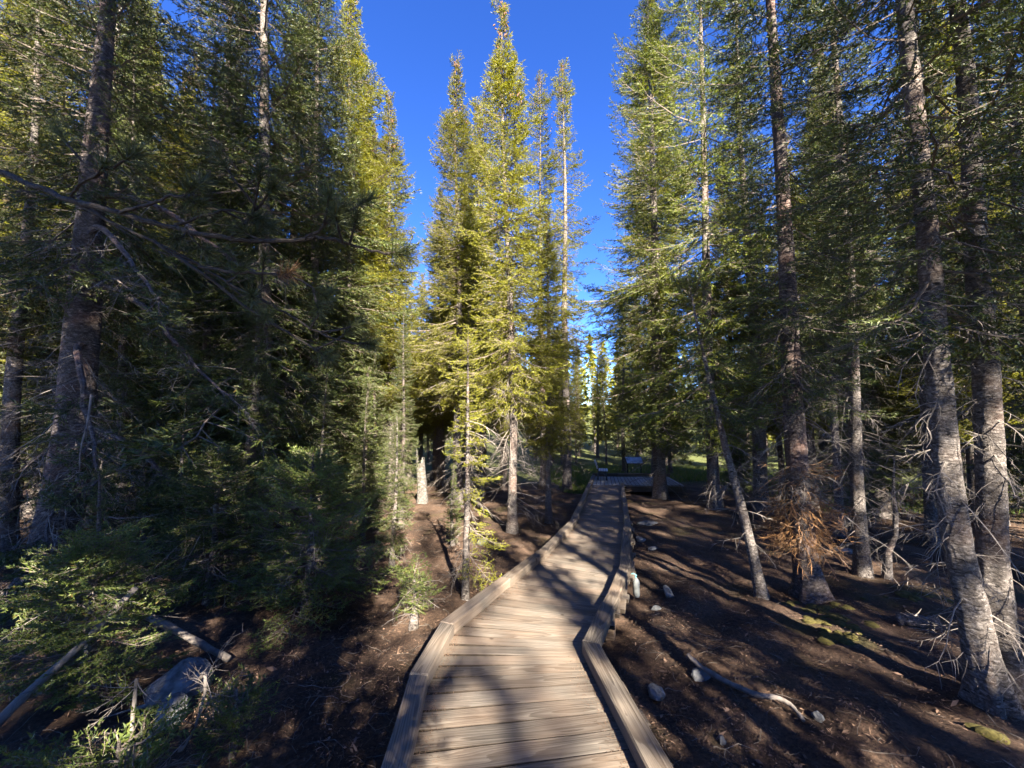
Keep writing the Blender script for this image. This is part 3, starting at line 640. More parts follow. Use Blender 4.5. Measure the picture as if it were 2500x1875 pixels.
# big left trunk
L1 = custom(S, 'big leaning dark trunk with scaly bark and heavy drooping limbs at far left', 'tree', (-6.57, 5.63, float(gz(-6.57, 5.63)) - .05), 12.8, .25,
            axis_from([(-.10, 0, -.3), (0, 0, 0), (.12, 0, 1.2), (.20, 0, 2.4), (.18, 0, 4.0), (.12, 0, 6), (0, 0, 13)]), 31,
            crown=dict(z0=4.6, rmax=2.5, dz=.33, nper=6, low=-.5, gaps=.15), dead=dict(z0=.5, z1=6.5, n=130, lmin=.4, lmax=1.3))
r_ = np.random.default_rng(77); ax1 = axis_from([(-.10, 0, -.3), (0, 0, 0), (.12, 0, 1.2), (.20, 0, 2.4), (.18, 0, 4.0), (.12, 0, 6), (0, 0, 13)])
for z, yaw, L, pit, rad in ((1.6, -.5, 2.2, -.30, .035), (2.3, -.2, 3.0, -.38, .045), (2.9, 2.6, 2.3, -.2, .045), (3.5, -.75, 3.2, -.50, .05), (3.9, 3.4, 2.4, .35, .05), (4.4, -.3, 3.4, -.42, .055), (4.9, 2.9, 2.6, .2, .045), (5.2, -.6, 3.3, -.35, .05), (5.8, -.1, 3.4, -.3, .05), (1.9, 3.0, 1.8, -.2, .03), (1.1, -.9, 1.6, -.25, .025)):
    K = 12; t = np.linspace(0, 1, K); g = Geo()
    P = np.stack([L * t, .10 * L * np.sin(3 * t + yaw) * t, L * (-.10 * t ** 2 + .05 * np.sin(6 * t))], 1) + r_.normal(0, .02, (K, 3)) * t[:, None]
    V, T = tubes(P, np.linspace(rad, .008, K), 7); g.add(V, T, 1)
    for s in r_.uniform(.15, 1, 22):
        p = A([np.interp(s, t, P[:, i]) for i in range(3)]); br, sc = pick(LIBD, r_.uniform(.3, .8), r_); g.put((br[0], br[1], np.full(len(br[1]), 2)), rotm(r_.choice([-1, 1]) * r_.uniform(.4, 1.3), r_.uniform(-.9, .1), r_.uniform(0, 6)), p, sc)
    for s in r_.uniform(.45, 1, 12):
        p = A([np.interp(s, t, P[:, i]) for i in range(3)]); br, sc = pick(LIB, r_.uniform(.3, .6), r_); g.put(br, rotm(r_.choice([-1, 1]) * r_.uniform(.1, .9), r_.uniform(-.5, .1), r_.normal(0, .3)), p, sc)
    b_ = g.obj('branch', ['spruce_dark', 'bark_big', 'deadwood'], L1); b_.matrix_local = Matrix.Translation(ax1(z)) @ Matrix(rotm(yaw, pit).tolist()).to_4x4()
# tree with rusty witch's broom
R4 = custom(S, 'spruce with a rust-brown dead twig clump wrapped round its lower trunk', 'tree', (3.837, 5.222, float(gz(3.837, 5.222)) - .05), 12.7, .135,
            axis_from([(.10, 0, -.3), (.06, 0, 0), (0, 0, .6), (-.03, 0, 1.2), (-.02, 0, 3), (.03, 0, 6), (0, 0, 13)]), 41,
            crown=dict(lib=LIBN, z_hi=7.5, z0=2.9, rmax=1.75, dz=.25, nper=6, low=-.5, gaps=.15), dead=dict(z0=1.3, z1=3.8, n=90, lmin=.3, lmax=.95), flare=.8)
g = Geo(); r_ = np.random.default_rng(5); BRM = {.3: [dead_branch(r_, .3, .6, 10, rr=.006) for _ in range(6)]}
for i in range(330):                                               # the broom: dense fans of dead twigs hanging round the trunk
    z = r_.uniform(.70, 1.78); yaw = r_.uniform(0, 6.28); l = r_.uniform(.20, .46) * (1.1 - .5 * abs(z - 1.1))
    br, s = pick(BRM, l, r_); p = A([-.02, 0, z]) + A([math.cos(yaw), math.sin(yaw), 0]) * r_.uniform(.10, .22)
    g.put((br[0], br[1], np.full(len(br[1]), 0 if z < 1.35 else r_.integers(2))), rotm(yaw + r_.normal(0, .5), r_.uniform(-1.1, -.1), r_.uniform(0, 6)), p, s)
o = g.obj('twig_clump', ['rust', 'deadwood'], R4); o['label'] = 'rust-brown clump of dead twigs'
# leaning thin trunk
custom('leaning_spruce', 'thin leaning trunk just left of the rusty broom tree', 'tree', (3.18, 5.1, float(gz(3.18, 5.1)) - .03), 4.2, .062, axis_from([(.05, 0, -.3), (0, 0, 0), (-.10, 0, .6), (-.22, 0, 1.2), (-.40, 0, 2.0), (-.62, 0, 3.2), (-.8, 0, 4.3)]), 51,
       crown=dict(z0=2.3, rmax=.8, dz=.2, nper=4, low=-.3), dead=dict(z0=.3, z1=2.6, n=26, lmin=.2, lmax=.5), ns=14, nz=90, detail=.003, bark='bark')
# twin trunks at right
TA = [(3.568, -.495), (3.516, -.11), (3.473, .285), (3.418, .686), (3.402, 1.24), (3.404, 2.13), (3.426, 3.141), (3.421, 4.212), (3.42, 5.236), (3.42, 11.5)]
TB = [(3.834, -.495), (3.854, -.045), (3.859, .508), (3.925, 1.217), (3.981, 2.149), (3.99, 2.935), (4.035, 3.634), (4.076, 4.665), (4.071, 5.378), (4.09, 12.0)]
for pts, lab, sd, y, r0 in ((TA, 'left one of the two pale twin trunks in the lower right corner', 61, 3.05, .085), (TB, 'right one of the two pale twin trunks in the lower right corner', 62, 3.2, .09)):
    x0, z0 = pts[0]; custom(S, lab, 'tree', (x0, y, float(gz(x0, y)) - .03), 11.6, r0, axis_from([(p[0] - x0, 0, p[1] - z0) for p in pts]), sd,
       crown=dict(lib=LIBN, z_hi=5.5, z0=3.0, rmax=1.6, dz=.27, nper=5, low=-.45, gaps=.2), dead=dict(z0=.4, z1=5.0, n=95, lmin=.2, lmax=.75), bark='bark', detail=.004, flare=.65)
# crooked dead stem
custom('dead_sapling', 'crooked bare dead sapling stem between the thin pale trunk and the twin trunks', 'tree', (5.4, 5.76, float(gz(5.4, 5.76))), 1.75, .045, axis_from([(0, 0, -.3), (.0, 0, 0), (.06, .02, .35), (.17, 0, .6), (.2, 0, .9), (.19, 0, 1.2), (.26, 0, 1.8)]), 63,
       dead=dict(z0=.2, z1=1.6, n=26, lmin=.2, lmax=.6), ns=10, nz=40, detail=.002, bark='bark', flare=.3)
# bleached stump
sn = thing('snag', 'white barkless broken snag standing in the sun left of the boardwalk', 'stump', (-2.81, 12.4, float(gz(-2.81, 12.4))))
g = make_trunk(np.random.default_rng(8), 9.0, .15, 18, 90, axis=axis_from([(0, 0, -.2), (-.04, 0, .6), (-.10, 0, 1.3), (-.2, 0, 9)]), flare=.25, detail=.004)
V, T, m = g.arrays(); an_ = np.arctan2(V[T].mean(1)[:, 1], V[T].mean(1)[:, 0] + .1); keep = V[T].max(1)[:, 2] < 1.45 + .22 * np.sin(an_ * 2 + 1) + .12 * np.sin(an_ * 5) + .06 * np.sin(an_ * 11); Geo().add(V, T[keep]).obj('stem', ['snag'], sn, smooth=True)
# young trees close to the walk
def young(name, label, base, H, r0, seed, crown, dead, lib=LIBF, lean=(0, 0), mats=('fir', 'twig'), wig=.015):
    r = np.random.default_rng(seed); x, y = base; o = thing(name, label, 'tree', (x, y, float(gz(x, y)) - .02))
    ax = axis_from([(0, 0, -.2), (0, 0, 0), (lean[0] * .4 + wig, wig, H * .4), (lean[0], lean[1], H), (lean[0], lean[1], H + 1)])
    make_trunk(r, H, r0, 12, 60, axis=ax, flare=.25, detail=.002).obj('trunk', ['bark'], o, smooth=True)
    make_crown(r, H, lib=lib, axis=ax, **crown).obj('crown', list(mats), o)
    if dead: make_dead(r, axis=ax, rad=lambda z: r0 * .8, **dead).obj('dead_branches', ['deadwood'], o)
    return o
right_side = lambda z, yaw: z > 1.75 or (math.cos(yaw) > .2)
young('young_spruce', 'slim young spruce with bare lower twigs close to the left boardwalk edge', (-.592, 5.09), 3.4, .042, 71, dict(z0=.62, rmax=.62, dz=.17, nper=5, low=-.45, gaps=.25, sector=right_side), dict(z0=.3, z1=2.3, n=50, lmin=.2, lmax=.55), mats=('spruce', 'twig'))
young('young_fir', 'broad low fir with sweeping dark green branches left of the boardwalk', (-2.35, 4.6), 1.85, .05, 72, dict(z0=.25, rmax=1.3, dz=.14, nper=6, low=-.12, high=.5, gaps=.1, power=.6), dict(z0=.1, z1=1.2, n=30, lmin=.3, lmax=.8))
young('young_fir', 'low fir tucked behind the broad low fir near the big left trunk', (-3.7, 4.9), 1.9, .045, 73, dict(z0=.2, rmax=1.1, dz=.15, nper=6, low=-.1, high=.5, gaps=.15, power=.6), dict(z0=.1, z1=1.2, n=30, lmin=.3, lmax=.8))
young('young_fir', 'fir with bright sunlit sprays at the lower left edge', (-3.3, 3.2), 1.25, .04, 74, dict(z0=.2, rmax=1.15, dz=.11, nper=7, low=.0, high=.45, gaps=.15, power=.5), dict(z0=.1, z1=.9, n=14, lmin=.3, lmax=.7), lean=(-.15, .1))
young('fir_seedling', 'fir tips in the bottom left corner', (-1.85, 1.95), .62, .018, 75, dict(z0=.12, rmax=.5, dz=.1, nper=5, low=.1, high=.5, gaps=.2, power=.5), dict(z0=.05, z1=.45, n=14, lmin=.2, lmax=.5))
young('fir_seedling', 'small fir with yellowing tips below the grey boulder', (-1.72, 2.55), .42, .012, 76, dict(z0=.1, rmax=.34, dz=.08, nper=5, low=.1, high=.6, gaps=.2, power=.5), None)
young('fir_seedling', 'tiny fir on a short stub by the left boardwalk bend', (-1.05, 4.3), .55, .04, 78, dict(z0=.22, rmax=.38, dz=.09, nper=5, low=.0, high=.6, gaps=.2, power=.5), dict(z0=.1, z1=.45, n=14, lmin=.15, lmax=.4))

# ------------------------------------------------------------------ long-needled pine branch reaching in from the left
pine = thing('pine_tree', 'long-needled pine whose branch reaches in from the left edge', 'tree', (-2.95, 1.6, float(gz(-2.95, 1.6))))
r_ = np.random.default_rng(91); bx, by, bz = pine.location
make_trunk(r_, 6.0, .085, 14, 60, flare=.3, wig=.03).obj('trunk', ['bark'], pine, smooth=True)
PB = dict(
 main=[(-2.93, 1.6, 2.95), (-2.5, 1.52, 2.80), (-2.151, 1.45, 2.665), (-1.854, 1.4, 2.546), (-1.627, 1.35, 2.447), (-1.383, 1.3, 2.37), (-1.199, 1.3, 2.315), (-.994, 1.25, 2.257), (-.852, 1.25, 2.241), (-.698, 1.2, 2.221), (-.609, 1.2, 2.236), (-.518, 1.2, 2.205), (-.412, 1.2, 2.177), (-.35, 1.2, 2.182)],
 up1=[(-1.627, 1.35, 2.447), (-1.547, 1.3, 2.464), (-1.436, 1.25, 2.475), (-1.313, 1.2, 2.471), (-1.249, 1.2, 2.522)],
 up2=[(-.946, 1.25, 2.251), (-.918, 1.25, 2.293), (-.859, 1.25, 2.359), (-.783, 1.2, 2.402)],
 up3=[(-.683, 1.2, 2.222), (-.625, 1.2, 2.252), (-.569, 1.15, 2.272), (-.537, 1.15, 2.299)],
 low=[(-1.627, 1.35, 2.447), (-1.466, 1.35, 2.362), (-1.308, 1.35, 2.292), (-1.175, 1.4, 2.217), (-1.013, 1.4, 2.127), (-.889, 1.4, 2.066), (-.8, 1.4, 2.013), (-.659, 1.4, 1.935), (-.522, 1.4, 1.917)],
 low2=[(-1.175, 1.4, 2.217), (-1.014, 1.35, 2.17), (-.848, 1.3, 2.151), (-.75, 1.3, 2.135), (-.651, 1.3, 2.069)],
 low3=[(-1.308, 1.35, 2.292), (-1.1, 1.38, 2.15), (-.95, 1.42, 2.03), (-.82, 1.45, 1.95), (-.70, 1.45, 1.88)],
 mid=[(-1.199, 1.3, 2.315), (-1.104, 1.3, 2.353), (-.969, 1.25, 2.359), (-.857, 1.25, 2.326)],
 mid2=[(-1.383, 1.3, 2.37), (-1.222, 1.25, 2.375), (-1.1, 1.2, 2.378), (-1.022, 1.2, 2.346)])
rusty = []
for k, pts in PB.items():
    P = A(pts) - A([bx, by, bz]); u = np.linspace(0, len(P) - 1, len(P) * 4); P = np.stack([np.interp(u, np.arange(len(P)), P[:, i]) for i in range(3)], 1)
    for _ in range(2): P[1:-1] = (P[:-2] + P[1:-1] * 2 + P[2:]) / 4
    P += r_.normal(0, .0025, P.shape); g = Geo()
    V, T = tubes(P, np.linspace(.012 if k == 'main' else .0055, .0035, len(P)) * r_.uniform(.85, 1.2, len(P)), 7); g.add(V, T, 1)
    tips = [(P[-1], P[-1] - P[-4], 85, 1.0)]
    for j in range(2 if len(pts) < 6 else 6):                      # side twiglets carrying more tufts
        i = r_.integers(int(len(P) * .45), len(P) - 2); d = (P[i + 1] - P[i]); d /= np.linalg.norm(d); d = d * .5 + r_.normal(0, .5, 3); d /= np.linalg.norm(d)
        L = r_.uniform(.07, .16); Q = A([P[i] + d * L * s + A([0, 0, .03 * s * s]) for s in np.linspace(0, 1, 6)]); V, T = tubes(Q, np.linspace(.0045, .003, 6), 5); g.add(V, T, 1)
        tips.append((Q[-1], Q[-1] - Q[-3], 55, .9))
    for p, d, nn, sc in tips:
        d = d / np.linalg.norm(d); a0 = p - d * .045; V, T = needles(r_, a0[None], (p + d * .012)[None], nn * 2, .072 * sc, .0027, th=(10, 85)); 
        g.add(V, T, 3 if k == 'low2' and nn == 55 and not rusty.append(1) and len(rusty) == 1 else 0)
    g.obj('branch', ['pine', 'pine_twig', 'deadwood', 'rust'], pine)

# ------------------------------------------------------------------ the stand around: individual trees, kinds repeat
def walk_dist(x, y):
    P = A([((a[0] + b[0]) / 2, (a[1] + b[1]) / 2) for a, b in ROWS]); d = 9
    for p, q in zip(P[:-1], P[1:]):
        w = q - p; t = np.clip(((x - p[0]) * w[0] + (y - p[1]) * w[1]) / (w @ w), 0, 1); d = min(d, np.hypot(x - p[0] - t * w[0], y - p[1] - t * w[1]))
    return d
heroes = [(o.location.x, o.location.y) for o in col.objects if o.get('category') == 'tree']
def max_height(x, y):
    r = x / y; lim = 9.0
    for a, b, m in ((-.40, -.19, .56), (-.19, .16, .72), (.155, .285, .235)):
        if a < r < b: lim = min(lim, m)
    return 1.65 + lim * y - float(gz(x, y))
rf = random.Random(23); placed = list(heroes)
def scatter(n, xr, yr, sp, kinds, hr, label, group, ok=lambda x, y: True):
    c = tries = 0
    while c < n and tries < n * 60:
        tries += 1; x, y = rf.uniform(*xr), rf.uniform(*yr)
        if not ok(x, y) or walk_dist(x, y) < 1.7: continue
        if 2.0 < x < 8.2 and 14.0 < y < 23.0: continue
        if any((x - a) ** 2 + (y - b) ** 2 < sp * sp for a, b in placed): continue
        h = rf.uniform(*hr)
        if y > 1: 
            h = min(h, max_height(x, y) * rf.uniform(.8, 1.0))
            if h < 4.0: continue
        placed.append((x, y)); c += 1
        tree(rf.choice(kinds), S, label, 'tree', (x, y), h, (rf.uniform(-.03, .03) * h, rf.uniform(-.02, .02) * h), rf.uniform(0, 6.28), rf.uniform(.7, 1.05), group)
scatter(46, (-17, -4.6), (8.2, 16), 1.1, ['full0', 'spire1', 'tall0', 'big0', 'spire1', 'full2'], (10, 17), 'one of the crowded spruces in the stand left of the boardwalk', 'spruces in the left stand', lambda x, y: x > -1.5 * y - 2)
scatter(16, (-5, -.3), (14.5, 22), 1.2, ['spire1', 'tall0', 'spire1', 'full0'], (9, 14), 'one of the half-hidden spruces behind the central sunlit trees', 'spruces behind the central trees')
scatter(50, (-42, -2), (16, 36), 1.7, ['full0', 'spire1', 'tall0', 'spire1', 'full2', 'thin0'], (9, 15), 'one of the far spruces in the deep left forest', 'far spruces on the left', lambda x, y: x > -1.4 * y - 2)
scatter(30, (8.0, 22), (8.0, 15), 1.3, ['full0', 'spire1', 'full2', 'big0', 'spire1', 'tall0'], (9, 15), 'one of the crowded spruces behind the right-hand clearing', 'spruces in the right stand', lambda x, y: x < 1.5 * y + 2)
scatter(40, (6, 44), (22, 38), 1.9, ['full0', 'spire1', 'tall0', 'spire1', 'full2', 'thin0'], (9, 16), 'one of the far spruces beyond the meadow on the right', 'far spruces on the right', lambda x, y: x < 1.4 * y + 2)
scatter(26, (1, 13), (27, 48), 1.5, ['spire0', 'spire1', 'full0', 'thin0'], (8, 13), 'one of the distant sunlit spruces beyond the platform', 'distant spruces beyond the platform')
scatter(14, (-14, -3), (6.0, 14), .9, ['young0', 'full2'], (2.2, 5.0), 'one of the young spruces growing under the left stand', 'young spruces under the left stand', lambda x, y: max_height(x, y) > 6)
scatter(8, (7, 16), (8, 14), 1.0, ['young0', 'full2'], (2.2, 4.5), 'one of the young spruces growing under the right stand', 'young spruces under the right stand')
for x, y, h in ((-1.9, 6.3, 2.4), (-3.2, 6.6, 3.2), (-4.7, 5.6, 2.6), (-5.6, 6.6, 3.5), (-3.0, 8.0, 3.2), (-1.1, 7.4, 1.5), (-4.2, 4.0, 1.7), (-7.9, 5.2, 2.6), (-3.9, 10.3, 4)):
    tree('young0', S, 'one of the young spruces growing under the left stand', 'tree', (x, y), h, (0, 0), x * 3, .8, 'young spruces under the left stand')
# far-off wood closing the view beyond the single trees
g = Geo(); r_ = np.random.default_rng(321)
for i in range(520):
    y = r_.uniform(36, 120); x = r_.uniform(-1.6, 1.6) * y; h = min(r_.uniform(9, 15), max_height(x, y) * .95); n = 260
    if h < 3: continue
    t = r_.random(n) ** .8; a = r_.uniform(0, 6.28, n); rr = (1.9 * (1 - t) ** .75 + .08) * r_.uniform(.35, 1.05, n); c = np.stack([x + rr * np.cos(a), y + rr * np.sin(a), float(gz(x, y)) + .8 + t * (h - .8)], 1)
    d = np.stack([np.cos(a), np.sin(a), r_.normal(-.25, .35, n)], 1) * r_.uniform(.3, .7, (n, 1)); s_ = np.cross(d, r_.normal(0, 1, (n, 3))); s_ *= .16 / (np.linalg.norm(s_, axis=1, keepdims=True) + 1e-6)
    g.add(np.stack([c - d * .5 - s_, c - d * .5 + s_, c + d * .6], 1).reshape(-1, 3), np.arange(n * 3).reshape(-1, 3))
o = g.obj('far_forest', ['spruce', 'twig']); o['kind'] = 'stuff'; tag(o, 'distant mass of conifers closing the view behind the single trees', 'forest')
# the trees behind the viewer, which shade the foreground
SH = [(0.23, -13.7, 21.0, 'shade_tall', 3.7), (11.77, -11.16, 19.5, 'shade_tall', 0.38), (5.25, -14.68, 14.4, 'shade_slim', 0.94), (6.78, -14.41, 10.9, 'shade_big', 5.17), (13.84, -14.9, 14.6, 'shade_big', 6.11), (-4.08, -5.42, 14.9, 'shade_full', 0.96),
      (11.86, -4.5, 21.8, 'shade_tall', 4.17), (8.43, -8.04, 17.7, 'shade_slim', 2.83), (-5.65, -3.1, 16.8, 'shade_tall', 5.57), (7.13, -11.09, 20.6, 'shade_tall', 0.6), (3.65, -2.84, 8.9, 'shade_slim', 4.81), (10.1, -11.66, 21.6, 'shade_tall', 5.81),
      (2.45, -9.77, 11.9, 'shade_full', 6.22), (3.74, -5.67, 11.2, 'shade_slim', 0.26), (-0.1, -5.06, 19.2, 'shade_tall', 1.86), (5.08, -5.17, 10.1, 'shade_slim', 1.37), (14.67, -9.71, 18.3, 'shade_big', 4.54), (-3.45, -3.93, 18.2, 'shade_tall', 2.21),
      (10.2, -3.18, 15.3, 'shade_slim', 4.82), (8.74, -2.39, 14.2, 'shade_slim', 0.78), (-2.06, -4.86, 20.7, 'shade_tall', 2.48), (8.94, -5.81, 6.1, 'shade_full', 3.64), (8.72, -11.98, 17.5, 'shade_slim', 0.68), (0.55, -3.4, 8.5, 'shade_full', 3.98),
      (4.41, -8.48, 10.7, 'shade_slim', 3.91), (-6.26, -4.11, 15.2, 'shade_slim', 0.91), (-3.94, -9.32, 16.5, 'shade_slim', 4.56), (0.63, -10.41, 21.9, 'shade_tall', 1.37), (13.29, -9.77, 19.4, 'shade_big', 0.31)]
for x, y, h, k, q in SH: tree(k, S, 'one of the spruces standing behind the viewer beside the boardwalk', 'tree', (x, y), h, (0, 0), q + math.pi, 1.0, 'spruces behind the viewer')

# ------------------------------------------------------------------ stones, fallen wood
import bmesh
def stone(label, x, y, s, seed, name='stone', dz=0.0, rot=None, rough=.22):
    r = np.random.default_rng(seed); bm = bmesh.new()
    P = r.normal(0, 1, (26, 3)); P /= np.linalg.norm(P, axis=1, keepdims=True); P = P * r.uniform(1 - rough, 1.05, (26, 1)) * A(s)
    vs_ = [bm.verts.new(p) for p in P]; res = bmesh.ops.convex_hull(bm, input=vs_)
    bmesh.ops.delete(bm, geom=[g_ for g_ in res['geom_interior'] if isinstance(g_, bmesh.types.BMVert)], context='VERTS')
    bmesh.ops.bevel(bm, geom=list(bm.edges), offset=min(s) * .10, segments=1, affect='EDGES')
    bmesh.ops.triangulate(bm, faces=list(bm.faces)); cuts = 3 if max(s) > .15 else 1
    bmesh.ops.subdivide_edges(bm, edges=list(bm.edges), cuts=cuts, use_grid_fill=True)
    f1 = 6 / max(s); k1 = min(s)
    for v in bm.verts:
        c = v.co; d = .02 * math.sin(c.x * f1 + seed) * math.sin(c.y * f1 * 1.3) + r.normal(0, .015)
        v.co = c * (1 + d)
    me = bpy.data.meshes.new(name); bm.to_mesh(me); bm.free(); me.materials.append(M['stone'])
    o = bpy.data.objects.new(name, me); col.objects.link(o); o.location = (x, y, float(gz(x, y)) + s[2] * .45 + dz); o.rotation_euler = (0, 0, r.uniform(0, 6)) if rot is None else rot
    return tag(o, label, 'stone')
stone('long flat pale stone beside the far right boardwalk edge', 3.2, 9.3, (.30, .16, .07), 1, rot=(0, 0, .1))
stone('larger of two pale stones touching near the right boardwalk edge', 2.50, 7.75, (.13, .09, .07), 2)
stone('smaller of two pale stones touching near the right boardwalk edge', 2.58, 7.3, (.11, .07, .05), 3)
stone('pointed blue-grey stone alone on the dark ground right of the boardwalk', 2.02, 5.2, (.13, .09, .085), 4)
stone('small flat stone just below the pointed blue-grey one', 1.70, 4.78, (.09, .06, .03), 5)
stone('blue-grey stone near the close right edge rail', 1.16, 3.3, (.10, .075, .05), 6)
stone('grey stone under the end of the fallen branch', 1.60, 3.46, (.11, .08, .05), 7)
stone('small grey stone below the fallen branch', 2.18, 2.94, (.055, .04, .03), 8)
stone('sliver of grey stone in the foreground right of the edge rail', 1.42, 2.80, (.045, .03, .025), 9)
stone('half-buried pale stone under the trees right of the broom tree', 5.96, 7.1, (.22, .12, .06), 10)
stone('large cracked blue-grey boulder in the shade at lower left', -2.62, 3.22, (.24, .17, .17), 12, 'boulder', dz=.02, rot=(.2, .1, .4), rough=.15)
stone('second block of grey boulder leaning on the large one at lower left', -2.42, 2.92, (.13, .11, .12), 13, 'boulder', rough=.15)
stone('small white stone on dark soil right of the boulder', -2.0, 2.98, (.045, .035, .03), 14)
stone('round stone left of the walk near the slim trunks', -.55, 7.6, (.16, .12, .08), 15)
def limb(name, label, pts, r0, r1, mat, seed, nsub=0, ns=9, cat='branch'):
    r = np.random.default_rng(seed); P = A(pts); u = np.linspace(0, len(P) - 1, len(P) * 5); P = np.stack([np.interp(u, np.arange(len(P)), P[:, i]) for i in range(3)], 1)
    for _ in range(3): P[1:-1] = (P[:-2] + P[1:-1] * 2 + P[2:]) / 4
    g = Geo(); rr = np.linspace(r0, r1, len(P)) * (1 + r.normal(0, .08, len(P))); V, T = tubes(P, rr, ns, True); V += r.normal(0, r0 * .05, V.shape); g.add(V, T)
    for i in range(nsub):
        j = r.integers(len(P) // 4, len(P)); br, s = pick(LIBD, r.uniform(.15, .35), r); g.put(br, rotm(r.uniform(0, 6), r.uniform(-.6, .3), r.uniform(0, 6)), P[j], s)
    o = g.obj(name, [mat], smooth=True); return tag(o, label, cat)
G_ = lambda x, y, h=.03: (x, y, float(gz(x, y)) + h)
limb('fallen_branch', 'pale smooth crooked fallen branch on the dark ground at lower right', [G_(1.55, 3.58, .12), G_(1.60, 3.46, .08), G_(1.69, 3.30, .05), G_(1.80, 3.20, .035), G_(1.88, 3.11, .05), G_(2.00, 3.10, .06), G_(2.06, 3.03, .05), G_(2.05, 2.90, .02)], .022, .015, 'deadwood', 3, 3)
limb('dead_branch', 'pale curled dead branch with comb-like twigs in front of the boulder', [(-1.95, 2.55, .02), (-1.88, 2.5, .10), (-1.83, 2.45, .02), (-1.82, 2.38, -.12), (-1.86, 2.34, -.22)], .012, .005, 'deadwood', 4, 14)
limb('dead_branch', 'long slanting pale log among the low firs at lower left', [G_(-3.6, 3.9, .35), G_(-3.0, 3.75, .18), G_(-2.5, 3.6, .05)], .035, .025, 'deadwood', 5, 4)
limb('leaning_deadwood', 'pale leaning stem rising through sunlit fir sprays at lower left', [G_(-3.35, 2.5, 0), G_(-3.3, 2.7, .25), G_(-3.15, 3.0, .55), G_(-3.0, 3.2, .85)], .032, .02, 'deadwood', 6, 8, cat='stem')
limb('upright_deadwood', 'thin upright grey stem at the bottom left', [G_(-1.98, 2.12, 0), (-1.98, 2.15, .0), (-2.02, 2.2, .25)], .014, .008, 'deadwood', 7, 10, cat='stem')
limb('dead_branch', 'bare pale twig spray hanging before the big left trunk', [(-4.6, 4.2, 1.9), (-4.5, 4.1, 1.6), (-4.5, 4.05, 1.3), (-4.48, 4.05, 1.1)], .012, .004, 'deadwood', 8, 22)
limb('stump', 'low dark broken log stub left of the twin trunks', [G_(4.3, 4.5, .05), G_(4.42, 4.38, .06), G_(4.55, 4.3, .05)], .075, .07, 'bark', 9, cat='stump')

# ------------------------------------------------------------------ forest litter, moss, grass
r_ = np.random.default_rng(55)
def on_walk(x, y):
    P = A([((a[0] + b[0]) / 2, (a[1] + b[1]) / 2) for a, b in ROWS]); d = np.full(len(x), 9.0)
    for p, q in zip(P[:-1], P[1:]):
        w = q - p; t = np.clip(((x - p[0]) * w[0] + (y - p[1]) * w[1]) / (w @ w), 0, 1); d = np.minimum(d, np.hypot(x - p[0] - t * w[0], y - p[1] - t * w[1]))
    return d < .72
def scatter_xy(n, power=1.6, rmax=14):
    a = r_.uniform(-1.0, 1.0, n); d = .9 + rmax * r_.random(n) ** power; x = d * np.tan(a * .98) ; y = d
    k = (~on_walk(x, y)) & (np.abs(x) < 13); return x[k], y[k]
def flakes(n, l, w, tilt, lift):
    x, y = scatter_xy(n); m = len(x); z = gz(x, y) + r_.uniform(.002, lift, m); yaw = r_.uniform(0, 6.28, m); pt = r_.normal(0, tilt, m); L = l * r_.lognormal(0, .45, m); W = w * r_.uniform(.6, 1.5, m)
    d = np.stack([np.cos(yaw) * np.cos(pt), np.sin(yaw) * np.cos(pt), np.sin(pt)], 1); s = np.stack([-np.sin(yaw), np.cos(yaw), r_.normal(0, .3, m)], 1); c = np.stack([x, y, z], 1)
    V = np.stack([c - d * L[:, None] / 2, c + s * W[:, None] / 2, c + d * L[:, None] / 2, c - s * W[:, None] / 2 + A([0, 0, .004])], 1).reshape(-1, 3)
    i = np.arange(m)[:, None] * 4; return V, np.concatenate([i + A([[0, 1, 2]]), i + A([[0, 2, 3]])])
g = Geo()
for a in ((76000, .024, .0042, .35, .014), (16000, .022, .011, .4, .016), (1500, .05, .022, .35, .02)): g.add(*flakes(*a))
o = g.obj('forest_litter', ['litter']); o['kind'] = 'stuff'; tag(o, 'brown needles and bark flakes littering the forest floor', 'litter')
g = Geo(); x, y = scatter_xy(4200); m = len(x); P = np.zeros((m, 6, 3)); yaw = r_.uniform(0, 6.28, m); L = r_.lognormal(-1.9, .6, m); cv = r_.normal(0, 2.2, m)
px, py, ya = x.copy(), y.copy(), yaw.copy()
for i in range(6):
    P[:, i, 0], P[:, i, 1] = px, py; P[:, i, 2] = gz(px, py) + .008 + np.abs(r_.normal(0, .010, m)); px = px + np.cos(ya) * L / 5; py = py + np.sin(ya) * L / 5; ya = ya + cv * L / 5 * 3
V, T = tubes(P, np.linspace(1, .5, 6)[None] * r_.uniform(.0012, .0042, m)[:, None]); g.add(V, T)
o = g.obj('twig_litter', ['litter_twig']); o['kind'] = 'stuff'; tag(o, 'thin grey fallen twigs strewn over the ground', 'twigs')
